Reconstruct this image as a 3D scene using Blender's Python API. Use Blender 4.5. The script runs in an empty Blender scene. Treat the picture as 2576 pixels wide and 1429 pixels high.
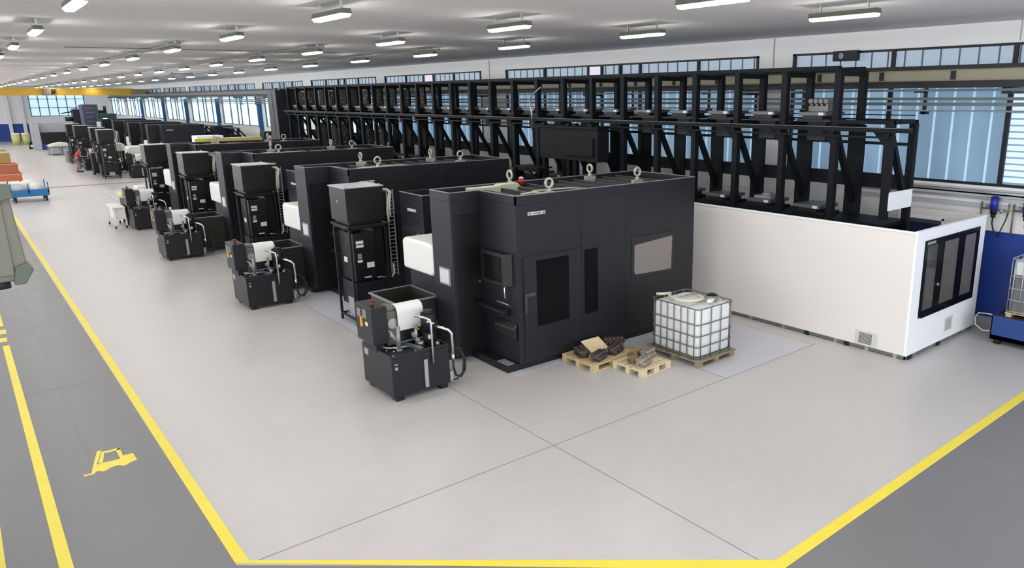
import bpy, bmesh, math, random
from mathutils import Vector, Matrix
S = bpy.context.scene
COL = S.collection
R = math.radians
# ------------------------------------------------------------------ camera
cam = bpy.data.cameras.new('camera'); camo = bpy.data.objects.new('camera', cam); COL.objects.link(camo)
cam.sensor_width = 36.0; cam.lens = 1841.6/2576*36.0
cam.shift_x = -227.65/2576; cam.shift_y = 1.14/2576
cam.clip_start = .05; cam.clip_end = 400
_p, _y, _r = -0.2506, -0.722, -0.0046
camo.matrix_world = Matrix.Translation((0, 0, 5.0)) @ Matrix.Rotation(_y, 4, 'Z') @ Matrix.Rotation(math.pi/2+_p, 4, 'X') @ Matrix.Rotation(_r, 4, 'Z')
S.camera = camo
# ------------------------------------------------------------------ world, exposure
W = bpy.data.worlds.new('world'); S.world = W; W.use_nodes = True
bg = W.node_tree.nodes['Background']; bg.inputs[0].default_value = (.86, .92, 1, 1); bg.inputs[1].default_value = 1.5
S.view_settings.view_transform = 'Standard'; S.view_settings.look = 'None'
S.view_settings.exposure = 1.2; S.view_settings.gamma = 1
S.view_settings.use_curve_mapping = False
LAMP = 27.0      # strength of the ceiling lamps' diffusers
PANE = 0.5       # brightness of daylight in the panes

# ------------------------------------------------------------------ materials
MATS = {}
def mat(name, col, rough=.5, metal=0.0, emis=None, es=0.0, noise=0.0, nscale=6.0, coat=0.0, alpha=1.0, trans=0.0, bump=0.0, spec=.5):
    if name in MATS: return MATS[name]
    m = bpy.data.materials.new(name); m.use_nodes = True; nt = m.node_tree; b = nt.nodes['Principled BSDF']
    b.inputs['Base Color'].default_value = (*col, 1); b.inputs['Roughness'].default_value = rough
    b.inputs['Metallic'].default_value = metal; b.inputs['Coat Weight'].default_value = coat
    b.inputs['Specular IOR Level'].default_value = spec
    b.inputs['Transmission Weight'].default_value = trans; b.inputs['Alpha'].default_value = alpha
    if emis: b.inputs['Emission Color'].default_value = (*emis, 1); b.inputs['Emission Strength'].default_value = es
    if noise or bump:
        tc = nt.nodes.new('ShaderNodeTexCoord'); n = nt.nodes.new('ShaderNodeTexNoise')
        n.inputs['Scale'].default_value = nscale; n.inputs['Detail'].default_value = 4
        nt.links.new(tc.outputs['Object'], n.inputs['Vector'])
        if noise:
            mx = nt.nodes.new('ShaderNodeMix'); mx.data_type = 'RGBA'
            mx.inputs[6].default_value = (*[c*(1-noise) for c in col], 1); mx.inputs[7].default_value = (*[min(1, c*(1+noise)) for c in col], 1)
            nt.links.new(n.outputs['Fac'], mx.inputs[0]); nt.links.new(mx.outputs[2], b.inputs['Base Color'])
        if bump:
            bp = nt.nodes.new('ShaderNodeBump'); bp.inputs['Strength'].default_value = bump; bp.inputs['Distance'].default_value = .01
            nt.links.new(n.outputs['Fac'], bp.inputs['Height']); nt.links.new(bp.outputs['Normal'], b.inputs['Normal'])
    MATS[name] = m; return m
def floor_mat(name, col, rough):
    m = mat(name, col, rough); nt = m.node_tree; b = nt.nodes['Principled BSDF']
    tc = nt.nodes.new('ShaderNodeTexCoord'); n = nt.nodes.new('ShaderNodeTexNoise'); n.inputs['Scale'].default_value = .35; n.inputs['Detail'].default_value = 6
    n2 = nt.nodes.new('ShaderNodeTexNoise'); n2.inputs['Scale'].default_value = 3.5; n2.inputs['Detail'].default_value = 8
    nt.links.new(tc.outputs['Object'], n.inputs['Vector']); nt.links.new(tc.outputs['Object'], n2.inputs['Vector'])
    a = nt.nodes.new('ShaderNodeMath'); a.operation = 'ADD'; nt.links.new(n.outputs['Fac'], a.inputs[0]); nt.links.new(n2.outputs['Fac'], a.inputs[1])
    mr = nt.nodes.new('ShaderNodeMapRange'); mr.inputs[1].default_value = .7; mr.inputs[2].default_value = 1.3
    nt.links.new(a.outputs[0], mr.inputs[0])
    mx = nt.nodes.new('ShaderNodeMix'); mx.data_type = 'RGBA'
    mx.inputs[6].default_value = (*[c*.965 for c in col], 1); mx.inputs[7].default_value = (*[c*1.03 for c in col], 1)
    nt.links.new(mr.outputs[0], mx.inputs[0]); nt.links.new(mx.outputs[2], b.inputs['Base Color'])
    mr2 = nt.nodes.new('ShaderNodeMapRange'); mr2.inputs[3].default_value = rough-.05; mr2.inputs[4].default_value = rough+.12
    nt.links.new(n2.outputs['Fac'], mr2.inputs[0]); nt.links.new(mr2.outputs[0], b.inputs['Roughness'])
    return m
M_floor = floor_mat('light_epoxy_floor', (.515, .490, .474), .30)
M_slab = floor_mat('pale_floor_patch', (.53, .53, .57), .34)
M_aisle = floor_mat('grey_aisle_paint', (.175, .171, .178), .36)
M_yel = mat('yellow_floor_paint', (.80, .66, .06), .42, noise=.06, nscale=3)
M_seam = mat('floor_seam', (.23, .22, .215), .8)
M_ceil = mat('ceiling_paint', (.80, .765, .75), 1.0, spec=0.0)
M_wall = mat('white_wall_paint', (.84, .82, .80), .7, noise=.02, nscale=1)
M_blue = mat('blue_wall_paint', (.012, .048, .27), .45)
M_plinth = mat('grey_wall_plinth', (.36, .36, .36), .6)
M_char = mat('charcoal_sheet_metal', (.0095, .0095, .0135), .45, noise=.05, nscale=2, spec=.4)
M_char2 = mat('dark_panel_black', (.007, .0065, .008), .35)
M_blk = mat('black_steel', (.008, .009, .011), .5, spec=.35)
M_rack = mat('rack_dark_steel', (.006, .007, .009), .55, spec=.14)
M_rub = mat('black_rubber', (.012, .012, .012), .6)
M_glassdk = mat('dark_tinted_glass', (.004, .004, .005), .22, spec=.12)
M_rim = mat('grey_and_rim_highlight', (.22, .23, .25), .4)  # plain grey; on machine rims it paints light caught by the edges
M_white = mat('white_plastic', (.80, .79, .74), .35)
M_panel = mat('white_booth_panel', (.78, .735, .69), .5)
M_panelw = mat('white_panel_and_daylit_face', (.90, .91, .92), .45)  # whiter than the booth sides; paints daylight onto its end panel
M_metal = mat('galvanised_steel', (.45, .46, .48), .38, .8)
M_chrome = mat('bright_steel', (.72, .72, .72), .25, .9)
M_cream = mat('cream_steel_beam', (.33, .30, .21), .55)
M_tomb = mat('cast_iron_fixture', (.16, .145, .12), .6, .3, noise=.4, nscale=7)
M_castd = mat('dark_cast_metal', (.075, .060, .050), .5, .4, noise=.4, nscale=14)
M_castl = mat('raw_cast_metal', (.28, .25, .20), .5, .4, noise=.4, nscale=14)
M_wood = mat('pale_pallet_wood', (.55, .41, .22), .8, noise=.22, nscale=9)
M_woodd = mat('weathered_pallet_wood', (.25, .21, .14), .85, noise=.25, nscale=9)
M_woodl = mat('fresh_pallet_wood', (.62, .52, .33), .8, noise=.2, nscale=9)
M_ply = mat('plywood_board', (.78, .62, .38), .6, noise=.1, nscale=4)
M_orange = mat('orange_paint', (.55, .14, .05), .5)
M_bluecart = mat('bright_blue_steel', (.02, .17, .42), .4)
M_bluep = mat('royal_blue_steel', (.015, .055, .23), .4)
M_yellow = mat('crane_yellow', (.62, .36, .03), .45)
M_red = mat('red_plastic', (.32, .02, .015), .4)
M_olive = mat('olive_steel', (.020, .020, .014), .5)
M_green = mat('grey_green_enclosure', (.165, .16, .125), .5)
M_greend = mat('dark_green_fixture_body', (.10, .115, .08), .5)
M_paper = mat('white_paper_label', (.62, .62, .60), .7)
M_cable = mat('pale_green_conduit', (.50, .50, .38), .5)
M_hose = mat('clear_braided_hose', (.62, .58, .45), .35)
M_ibc = mat('translucent_tank_plastic', (.78, .79, .77), .35, noise=.04, nscale=3)
M_ibcg = mat('filled_grey_tank_plastic', (.16, .16, .16), .4)
M_lamp = mat('lit_diffuser', (1, 1, 1), .5, emis=(1, .985, .95), es=LAMP)
M_screen = mat('lit_screen', (.5, .55, .55), .4, emis=(.75, .88, .9), es=1.2)
M_skin = mat('skin', (.42, .24, .17), .6)
M_shirt = mat('red_cloth', (.48, .06, .06), .8)
M_trouser = mat('tan_cloth', (.24, .19, .16), .85)
M_hair = mat('brown_hair', (.09, .055, .035), .7)
M_lime = mat('pale_lime_plastic', (.52, .52, .20), .5)
M_crate = mat('grey_plastic_bag', (.42, .44, .45), .5)
def pane_mat(name, col, es, stripe=0, sc=1.0, dark=.75):
    m = mat(name, tuple(c*.5 for c in col), .4); nt = m.node_tree; b = nt.nodes['Principled BSDF']
    b.inputs['Emission Color'].default_value = (*col, 1); b.inputs['Emission Strength'].default_value = es*PANE
    if stripe:
        tc = nt.nodes.new('ShaderNodeTexCoord'); w = nt.nodes.new('ShaderNodeTexNoise')
        mp = nt.nodes.new('ShaderNodeMapping'); mp.inputs['Scale'].default_value = (0, sc, 0.12)
        w.inputs['Scale'].default_value = 1; w.inputs['Detail'].default_value = 3
        nt.links.new(tc.outputs['Object'], mp.inputs[0]); nt.links.new(mp.outputs[0], w.inputs['Vector'])
        mr = nt.nodes.new('ShaderNodeMapRange'); mr.inputs[1].default_value = .38; mr.inputs[2].default_value = .62
        nt.links.new(w.outputs['Fac'], mr.inputs[0])
        mx = nt.nodes.new('ShaderNodeMix'); mx.data_type = 'RGBA'
        mx.inputs[6].default_value = (*[c*dark for c in col], 1); mx.inputs[7].default_value = (*[min(1.2, c*1.3) for c in col], 1)
        nt.links.new(mr.outputs[0], mx.inputs[0]); nt.links.new(mx.outputs[2], b.inputs['Emission Color'])
    return m
M_pane = pane_mat('daylit_blue_pane', (.128, .205, .29), 1.0, 1, .45, .88)
M_panetop = pane_mat('daylit_top_pane', (.24, .30, .37), 1.0)
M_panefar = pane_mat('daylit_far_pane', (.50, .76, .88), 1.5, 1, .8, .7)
M_paneend = pane_mat('daylit_end_pane', (.56, .74, .86), 1.0, 1, 1.2, .75)
M_slatw = mat('glowing_louvre', (.3, .34, .40), .4, emis=(.24, .31, .42), es=1.0)  # slats glow to stand in for daylight through the window
M_strip = mat('glowing_blind_edge', (.3, .4, .5), .4, emis=(.125, .20, .265), es=1.0)  # weak emission paints daylight on the blind strips

# ------------------------------------------------------------------ helpers
class MB:
    """collects shapes (world coordinates) into ONE mesh; origin o is subtracted when built"""
    def __init__(s, o=(0, 0, 0)): s.bm = bmesh.new(); s.o = Vector(o)
    def box(s, x0, x1, y0, y1, z0, z1, m=0):
        vs = [s.bm.verts.new((x, y, z)) for x in (x0, x1) for y in (y0, y1) for z in (z0, z1)]
        for f in ((0, 1, 3, 2), (4, 6, 7, 5), (0, 4, 5, 1), (2, 3, 7, 6), (0, 2, 6, 4), (1, 5, 7, 3)):
            fc = s.bm.faces.new([vs[i] for i in f]); fc.material_index = m
        return s
    def rbox(s, c, sx, sy, sz, ang=0, m=0):      # box centred at c (z = base), rotated about z
        ca, sa = math.cos(ang), math.sin(ang); vs = []
        for x in (-sx/2, sx/2):
            for y in (-sy/2, sy/2):
                for z in (0, sz): vs.append(s.bm.verts.new((c[0]+x*ca-y*sa, c[1]+x*sa+y*ca, c[2]+z)))
        for f in ((0, 1, 3, 2), (4, 6, 7, 5), (0, 4, 5, 1), (2, 3, 7, 6), (0, 2, 6, 4), (1, 5, 7, 3)):
            s.bm.faces.new([vs[i] for i in f]).material_index = m
        return s
    def bar(s, a, b, w, h=None, m=0, up=(0, 0, 1)):
        h = h or w; a = Vector(a); b = Vector(b); d = (b-a).normalized(); u = Vector(up)
        if abs(d.dot(u)) > .98: u = Vector((1, 0, 0))
        q = d.cross(u).normalized(); u = q.cross(d)
        vs = [s.bm.verts.new(e+q*i*w/2+u*j*h/2) for e in (a, b) for i, j in ((-1, -1), (1, -1), (1, 1), (-1, 1))]
        for f in ((0, 1, 2, 3), (7, 6, 5, 4), (0, 4, 5, 1), (1, 5, 6, 2), (2, 6, 7, 3), (3, 7, 4, 0)):
            s.bm.faces.new([vs[i] for i in f]).material_index = m
        return s
    def tube(s, pts, r, n=8, m=0, closed=False):
        pts = [Vector(p) for p in pts]; rings = []; N = len(pts); u = None
        for i, p in enumerate(pts):
            d = (pts[(i+1) % N]-pts[i-1]) if closed else (pts[min(i+1, N-1)]-pts[max(i-1, 0)])
            d.normalize()
            if u is None: u = Vector((0, 0, 1)) if abs(d.z) < .9 else Vector((1, 0, 0))
            u = (u-d*u.dot(d)).normalized(); v = d.cross(u)
            rr = r[i] if isinstance(r, (list, tuple)) else r
            rings.append([s.bm.verts.new(p+(u*math.cos(2*math.pi*k/n)+v*math.sin(2*math.pi*k/n))*rr) for k in range(n)])
        for i in range(N if closed else N-1):
            A, B = rings[i], rings[(i+1) % N]
            for k in range(n):
                f = s.bm.faces.new((A[k], A[(k+1) % n], B[(k+1) % n], B[k])); f.smooth = True; f.material_index = m
        if not closed:
            s.bm.faces.new(rings[0][::-1]).material_index = m; s.bm.faces.new(rings[-1]).material_index = m
        return s
    def cyl(s, c, r, h, n=20, axis='z', m=0, r2=None):
        c = Vector(c); d = {'x': Vector((1, 0, 0)), 'y': Vector((0, 1, 0)), 'z': Vector((0, 0, 1))}[axis]
        return s.tube([c, c+d*h], [r, r if r2 is None else r2], n, m)
    def prism(s, poly, z0, z1, m=0):
        A = [s.bm.verts.new((x, y, z0)) for x, y in poly]; B = [s.bm.verts.new((x, y, z1)) for x, y in poly]; n = len(poly)
        s.bm.faces.new(A[::-1]).material_index = m; s.bm.faces.new(B).material_index = m
        for i in range(n): s.bm.faces.new((A[i], A[(i+1) % n], B[(i+1) % n], B[i])).material_index = m
        return s
    def prismx(s, poly, x0, x1, m=0):  # poly in (y,z)
        A = [s.bm.verts.new((x0, y, z)) for y, z in poly]; B = [s.bm.verts.new((x1, y, z)) for y, z in poly]; n = len(poly)
        s.bm.faces.new(A).material_index = m; s.bm.faces.new(B[::-1]).material_index = m
        for i in range(n): s.bm.faces.new((A[(i+1) % n], A[i], B[i], B[(i+1) % n])).material_index = m
        return s
    def prismy(s, poly, y0, y1, m=0):  # poly in (x,z)
        A = [s.bm.verts.new((x, y0, z)) for x, z in poly]; B = [s.bm.verts.new((x, y1, z)) for x, z in poly]; n = len(poly)
        s.bm.faces.new(A).material_index = m; s.bm.faces.new(B[::-1]).material_index = m
        for i in range(n): s.bm.faces.new((A[(i+1) % n], A[i], B[i], B[(i+1) % n])).material_index = m
        return s
    def ring(s, c, R_, r, ax='y', n=20, k=8, m=0):
        c = Vector(c); U, V = {'x': ((0, 1, 0), (0, 0, 1)), 'y': ((1, 0, 0), (0, 0, 1)), 'z': ((1, 0, 0), (0, 1, 0))}[ax]
        U = Vector(U); V = Vector(V)
        return s.tube([c+U*R_*math.cos(2*math.pi*i/n)+V*R_*math.sin(2*math.pi*i/n) for i in range(n)], r, k, m, True)
    def build(s, name, mats, parent=None, bevel=0, seg=2):
        bmesh.ops.recalc_face_normals(s.bm, faces=s.bm.faces)
        bmesh.ops.translate(s.bm, verts=s.bm.verts, vec=-s.o)
        me = bpy.data.meshes.new(name); s.bm.to_mesh(me); s.bm.free()
        for m in (mats if isinstance(mats, (list, tuple)) else [mats]): me.materials.append(m)
        o = bpy.data.objects.new(name, me); COL.objects.link(o)
        if parent: o.parent = parent
        else: o.location = s.o
        if bevel:
            b = o.modifiers.new('bevel', 'BEVEL'); b.width = bevel; b.segments = seg; b.limit_method = 'ANGLE'
        return o
def pieces(name, m, parent, o, boxes, bevel=0):
    for b in boxes: MB(o).box(*b).build(name, m, parent, bevel)
def tag(o, label=None, cat=None, group=None, kind=None):
    if label: o['label'] = label
    if cat: o['category'] = cat
    if group: o['group'] = group
    if kind: o['kind'] = kind
    return o
def empty(name, loc, label=None, cat=None, group=None):
    o = bpy.data.objects.new(name, None); COL.objects.link(o); o.location = loc; o.empty_display_size = .2
    return tag(o, label, cat, group)
KIDS = {}
def dup(o, loc=None, label=None, parent=None, skip=()):
    c = o.copy(); COL.objects.link(c); c.parent = parent
    if loc is not None: c.location = loc
    if label: c['label'] = label
    for ch in [x for x in bpy.data.objects if x.parent == o]:
        if ch.name.split('.')[0] in skip: continue
        dup(ch, parent=c, skip=skip)
    return c
def struct(o): o['kind'] = 'structure'; return o
def ordn(n):
    return {1: 'first', 2: 'second', 3: 'third', 4: 'fourth', 5: 'fifth', 6: 'sixth', 7: 'seventh', 8: 'eighth', 9: 'ninth', 10: 'tenth', 11: 'eleventh', 12: 'twelfth'}.get(n, '%dth' % n if n % 10 not in (1, 2, 3) or n in (11, 12, 13) else '%d%s' % (n, {1: 'st', 2: 'nd', 3: 'rd'}[n % 10]))

# ================================================================== SETTING
XW = 17.0; YE = 118.0; ZC = 6.5; XL = -16.0; YB = -8.0
struct(MB((0, 0, 0)).box(XL, XW+.3, YB, YE+.3, -.2, 0).build('floor', M_floor))
struct(MB().box(XL, XW+.3, YB, YE+.3, ZC, ZC+.2).build('ceiling', M_ceil))
# painted aisles and slabs (2-4 mm of paint)
struct(MB().box(XL, 1.63, YB, 47, 0, .002).build('trim_1', M_aisle))
struct(MB().box(1.63, XW, YB, 3.99, 0, .002).build('trim_2', M_aisle))
struct(MB().prism([(1.63, 3.99), (6.05, 3.99), (1.63, 8.0)], 0, .002).build('trim_3', M_aisle))
struct(MB().prism([(10.0, 7.93), (12.8, 7.93), (12.8, 10.6), (10.0, 10.6)], 0, .002).build('trim_4', M_slab))
struct(MB().prism([(6.05, 15), (6.05, 50), (12.8, 50), (12.8, 10.6), (7.2, 10.6), (7.2, 12.9), (6.2, 12.9)], 0, .002).build('trim_5', M_slab))
sm = MB()
sm.box(6.0, 6.012, 4.1, 15, 0, .003); sm.box(1.75, 12.9, 7.925, 7.937, 0, .003)
sm.box(.78, .79, YB, 47, 0, .004); sm.box(9.99, 10.0, 7.93, 9.9, 0, .0035); sm.box(12.8, 12.81, 7.93, 14, 0, .003)
sm.box(6.04, 6.052, 15, 50, 0, .003); sm.box(10.2, 10.21, YB, 3.9, 0, .004); sm.box(6.2, 17, .9, .91, 0, .004); sm.box(-8, 1.6, 15.6, 15.61, 0, .004)
struct(sm.build('trim_6', M_seam))
struct(MB().box(1.8, 16.9, 53.3, 53.9, 0, .003).build('trim_7', mat('grey_drain_strip', (.25, .25, .24), .6)))
# far end wall
we = MB()
we.box(XL, 5.2, YE, YE+.3, 2.1, ZC); we.box(5.2, 8.6, YE, YE+.3, 2.1, ZC); we.box(8.6, 14.4, YE, YE+.3, 2.1, 2.95)
we.box(8.6, 14.4, YE, YE+.3, 5.9, ZC); we.box(14.4, XW, YE, YE+.3, 2.1, ZC)
struct(we.build('wall_back', mat('daylight_white_wall', (.88, .87, .86), .7)))  # whiter than the side wall, daylight put into the colour
struct(MB().box(XL, XW, YE-.02, YE+.3, 0, 2.1).build('wall_back_dado', M_blue)).name = 'trim_8'
def window_end(idx, x0, x1, z0, z1):
    r = struct(MB((x0, YE, z0)).box(x0, x1, YE-.02, YE+.04, z0, z0+.08).box(x0, x1, YE-.02, YE+.04, z1-.08, z1).box(x0, x0+.1, YE-.02, YE+.04, z0, z1).box(x1-.1, x1, YE-.02, YE+.04, z0, z1).build('window_%d' % idx, mat('blue_window_steel', (.05, .18, .33), .5)))
    mb = MB((x0, YE, z0)); k = 6
    for i in range(1, k): x = x0+(x1-x0)*i/k; mb.box(x-.05, x+.05, YE-.02, YE+.03, z0, z1)
    for f in (.36, .72): z = z0+(z1-z0)*f; mb.box(x0, x1, YE-.02, YE+.03, z-.035, z+.035)
    mb.build('window_bars', MATS['blue_window_steel'], r)
    MB((x0, YE, z0)).box(x0, x1, YE+.05, YE+.08, z0, z1).build('pane', M_paneend, r)
window_end(20, 8.6, 14.4, 2.95, 5.9)
window_end(21, -2.0, 5.0, 2.4, 5.9)
pl = MB()
for x in (6.2, 7.6): pl.box(x, x+.35, YE-.35, YE-.021, 0, ZC)
struct(pl.build('trim_9', M_wall))

# right (window) wall, bays measured along y
bays = [(-1.5, 11.7), (12.8, 25.0), (26.8, 35.7), (36.7, 45.6), (47, 54.6), (56.3, 65.0), (65.8, 74.7), (76, 84.6), (86, 95), (96.4, 105), (106.5, 115.5)]
ZS, ZM, ZT0, ZT1 = 3.08, 5.55, 5.55, 6.06
wr = MB(); ys = [YB]+[v for b in bays for v in b]+[YE]
for i in range(0, len(ys), 2): wr.box(XW, XW+.3, ys[i], ys[i+1], 2.1, ZC)
for y0, y1 in bays: wr.box(XW, XW+.3, y0, y1, 2.1, ZS); wr.box(XW, XW+.3, y0, y1, ZT1, ZC)
struct(wr.build('wall_right', M_wall))
struct(MB().box(XW-.012, XW+.3, YB, YE, .16, 2.1).build('trim_10', M_blue))
struct(MB().box(XW-.03, XW+.3, YB, YE, 0, .16).build('baseboard_right', M_plinth))
struct(MB().box(XW-.01, XW+.02, 6.2, 6.22, 6.1, ZC).box(XW-.012, XW+.01, 26.15, 26.19, 5.6, ZC-.02).box(XW-.012, XW+.01, 12.3, 12.34, 5.6, ZC-.02).build('trim_11', M_plinth))
for i, (y0, y1) in enumerate(bays):
    near = i < 4; o = (XW, y0, ZS)
    fr = MB(o)
    for a, b in ((ZS, ZS+.05), (ZM-.04, ZM+.06), (ZT1-.05, ZT1)): fr.box(XW-.03, XW+.06, y0, y1, a, b)
    for y in (y0, y1-.07): fr.box(XW-.03, XW+.06, y, y+.07, ZS, ZT1)
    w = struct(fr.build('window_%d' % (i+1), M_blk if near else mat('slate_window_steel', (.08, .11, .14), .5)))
    ml = MB(o)
    cuts = [6.26, 8.94] if i == 0 else ([14.99, 17.45, 18.4, 19.3, 20.0, 22.5] if i == 1 else [y0+(y1-y0)*f for f in (.25, .45, .55, .75)])
    for y in cuts: ml.box(XW-.02, XW+.05, y-.045, y+.045, ZS, ZT1)
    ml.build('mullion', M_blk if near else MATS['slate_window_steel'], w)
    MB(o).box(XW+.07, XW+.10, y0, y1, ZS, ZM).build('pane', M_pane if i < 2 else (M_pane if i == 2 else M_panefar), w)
    MB(o).box(XW+.07, XW+.10, y0, y1, ZM, ZT1).build('upper_pane', M_panetop, w)
    # vertical blind strips behind the glass line of the main light, thin bars in the top light
    tb = MB(o); n = int((y1-y0)/.42)
    for k in range(n): y = y0+.2+k*(y1-y0-.3)/n; tb.box(XW+.045, XW+.066, y-.014, y+.014, ZM+.06, ZT1-.05)
    tb.build('top_light_bars', mat('grey_pane_bar', (.12, .16, .19), .6), w)
    if near:
        sb = MB(o)
        for k in range(n):
            y = y0+.2+k*(y1-y0-.3)/n
            if i == 0 and y < 6.3: continue
            sb.box(XW+.045, XW+.066, y-.022, y+.022, ZS+.05, ZM-.04)
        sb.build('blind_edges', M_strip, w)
        if i == 0:
            lv = MB(o)
            z = ZS+.1
            while z < 5.2: lv.prismx([(-1.4, z), (6.2, z), (6.2, z+.10), (-1.4, z+.10)], XW+.03, XW+.05); z += .135
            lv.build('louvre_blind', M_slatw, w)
    struct(MB(o).box(XW-.10, XW-.001, y0, y1, ZS-.06, ZS-.005).build('trim_%d' % (30+i), M_wall))
    if i in (1, 2):
        MB(o).box(XW+.02, XW+.045, cuts[3 if i == 1 else 1]+.05, (cuts[4] if i == 1 else cuts[2])-.05, ZM+.08, ZT1-.06).build('blank_pane', mat('pale_lilac_pane', (.4, .38, .42), .5, emis=(.28, .26, .32), es=.9), w)
# wall cable tray and pipe runs (continuous along the wall)
def wallrun(name, label, cat, segs, m, y0=YB, y1=9.7):
    mb = MB((XW-.1, y0, segs[0][2]))
    for x0, x1, z0, z1 in segs: mb.box(x0, x1, y0, y1, z0, z1)
    return tag(mb.build(name, m), label, cat)
wallrun('cable_tray', 'grey cable tray under the near window sill at the right', 'cable tray', [(XW-.16, XW-.011, 2.90, 2.93), (XW-.16, XW-.145, 2.90, 2.97), (XW-.03, XW-.011, 2.90, 2.97)], M_metal)
wallrun('wall_pipe', 'thin grey pipe on the white wall below the cable tray at the right', 'pipe', [(XW-.08, XW-.011, 2.78, 2.83)], M_metal)
wallrun('wall_duct', 'broad grey trunking strip on the white wall behind the air filters', 'trunking', [(XW-.07, XW-.011, 2.60, 2.69)], mat('pale_grey_trunking', (.48, .48, .50), .5))
# crane runway: I beam with brackets, conductor rails
ry0, ry1 = YB, 112
rb = empty('crane_runway', (16.3, 0, 5.2), 'long crane runway beam along the window wall with cream web', 'crane runway')
MB((16.3, 0, 5.2)).box(16.12, 16.52, ry0, ry1, 5.54, 5.62).box(16.12, 16.52, ry0, ry1, 5.16, 5.30).build('flange', M_blk, rb)
MB((16.3, 0, 5.2)).box(16.30, 16.34, ry0, 42.5, 5.30, 5.54).build('web', M_cream, rb); MB((16.3, 0, 5.2)).box(16.30, 16.34, 42.5, ry1, 5.30, 5.54).build('far_web', mat('slate_beam_web', (.16, .18, .20), .5), rb)
pieces('web_marking', M_blk, rb, (16.3, 0, 5.2), [(16.27, 16.30, -4.2+1.62*k, -4.1+1.62*k, 5.33, 5.51) for k in range(34)])
pieces('bracket', M_blk, rb, (16.3, 0, 5.2), [(16.34, 16.98, y-.1, y+.1, 5.03, 5.16) for y in [6.1+6.65*k for k in range(16)] if min(abs(y-c) for c in (55.4, 66, 76.2, 85.4, 96)) > .4])
for k, (z, hh) in enumerate(((5.11, .05), (4.93, .06), (4.82, .07))):
    mb = MB((16.25, 0, z)); mb.box(16.2, 16.28, ry0, ry1, z-hh/2, z+hh/2)
    cr = tag(mb.build('conductor_rail', mat('teal_grey_rail', (.10, .135, .14), .5)), '%s of the three grey-green conductor rails under the crane runway' % ('topmost', 'middle', 'lowest')[k], 'rail', None)
wire = MB((16.25, 0, 4.68)); wire.tube([(16.25, ry0, 4.68), (16.25, ry1, 4.68)], .018, 6)
tag(wire.build('hanging_cable', M_rim), 'thin straight cable strung below the conductor rails', 'cable')
y = 7.75; k = 0
while y < 60:
    mb = MB((16.25, y, 4.6)); mb.box(16.283, 16.33, y-.035, y+.035, 4.60, 5.158); mb.box(16.283, 16.335, y-.02, y+.26, 5.06, 5.12); mb.box(16.283, 16.36, y-.09, y+.09, 4.60, 4.67)
    k += 1; tag(mb.build('rail_hanger', M_blk), 'black hanger holding the conductor rails, %s from the near end of the wall' % ordn(k), 'hanger', 'conductor rail hangers'); y += 3.1
# blue columns by the window wall further back
for k, (y, lab) in enumerate(((55.4, 'dark blue steel column nearest the black storage rack'), (66.0, 'second dark blue steel column from the black storage rack'), (76.2, 'third dark blue steel column from the black storage rack'), (85.4, 'fourth dark blue steel column from the black storage rack'), (96.0, 'fifth and farthest dark blue steel column from the storage rack'))):
    mb = MB((16.7, y, 0)); mb.box(16.76, 16.98, y-.09, y-.06, 0, 5.02); mb.box(16.76, 16.98, y+.06, y+.09, 0, 5.02); mb.box(16.86, 16.89, y-.06, y+.06, 0, 5.02)
    tag(mb.build('steel_column', mat('deep_blue_column', (.006, .11, .30), .45)), lab, 'column', 'blue columns')
# dark ventilation unit in top window
mb = MB((16.9, 10.1, 5.83)); mb.box(16.82, 16.965, 9.78, 10.44, 5.83, 6.07)
v = tag(mb.build('wall_speaker', M_blk, bevel=.01), 'black box with a round grille mounted across the top window', 'speaker')
MB((16.9, 10.1, 5.83)).cyl((16.80, 10.2, 5.95), .07, .02, 20, 'x').build('grille', M_rim, v)

# ================================================================== CEILING LIGHTS
rows = [(1.68, 13.1, 5.6, 'leftmost'), (5.05, 12.4, 5.52, 'second'), (8.42, 7.2, 5.03, 'third'), (11.6, 7.05, 4.80, 'rightmost')]
L0 = empty('ceiling_light', (8.42, 7.2, 6.25)); o = (8.42, 7.2, 6.25); x, y = 8.42, 7.2
MB(o).prismy([(x-.09, 6.29), (x+.09, 6.29), (x+.07, 6.37), (x-.07, 6.37)], y-.63, y+.63).build('housing', M_greend, L0)
MB(o).prismy([(x-.085, 6.29), (x-.05, 6.245), (x+.05, 6.245), (x+.085, 6.29)], y-.61, y+.61).build('diffuser', M_lamp, L0)
pieces('hanger', M_metal, L0, o, [(x-.02, x+.02, y-.45, y-.43, 6.37, 6.5), (x-.02, x+.02, y+.43, y+.45, 6.37, 6.5)])
first = True
for hx in (-1.7, -5.1, -8.5, -11.9):  # unseen rows, added to brighten the hall and its end wall
    for k in range(21): c = dup(L0, (hx, -4.5+k*5.6, 6.25), 'unseen batten light added to brighten the hall, left half'); c['category'] = 'ceiling light'; c['group'] = 'unseen lights added over the left half of the hall'
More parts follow.
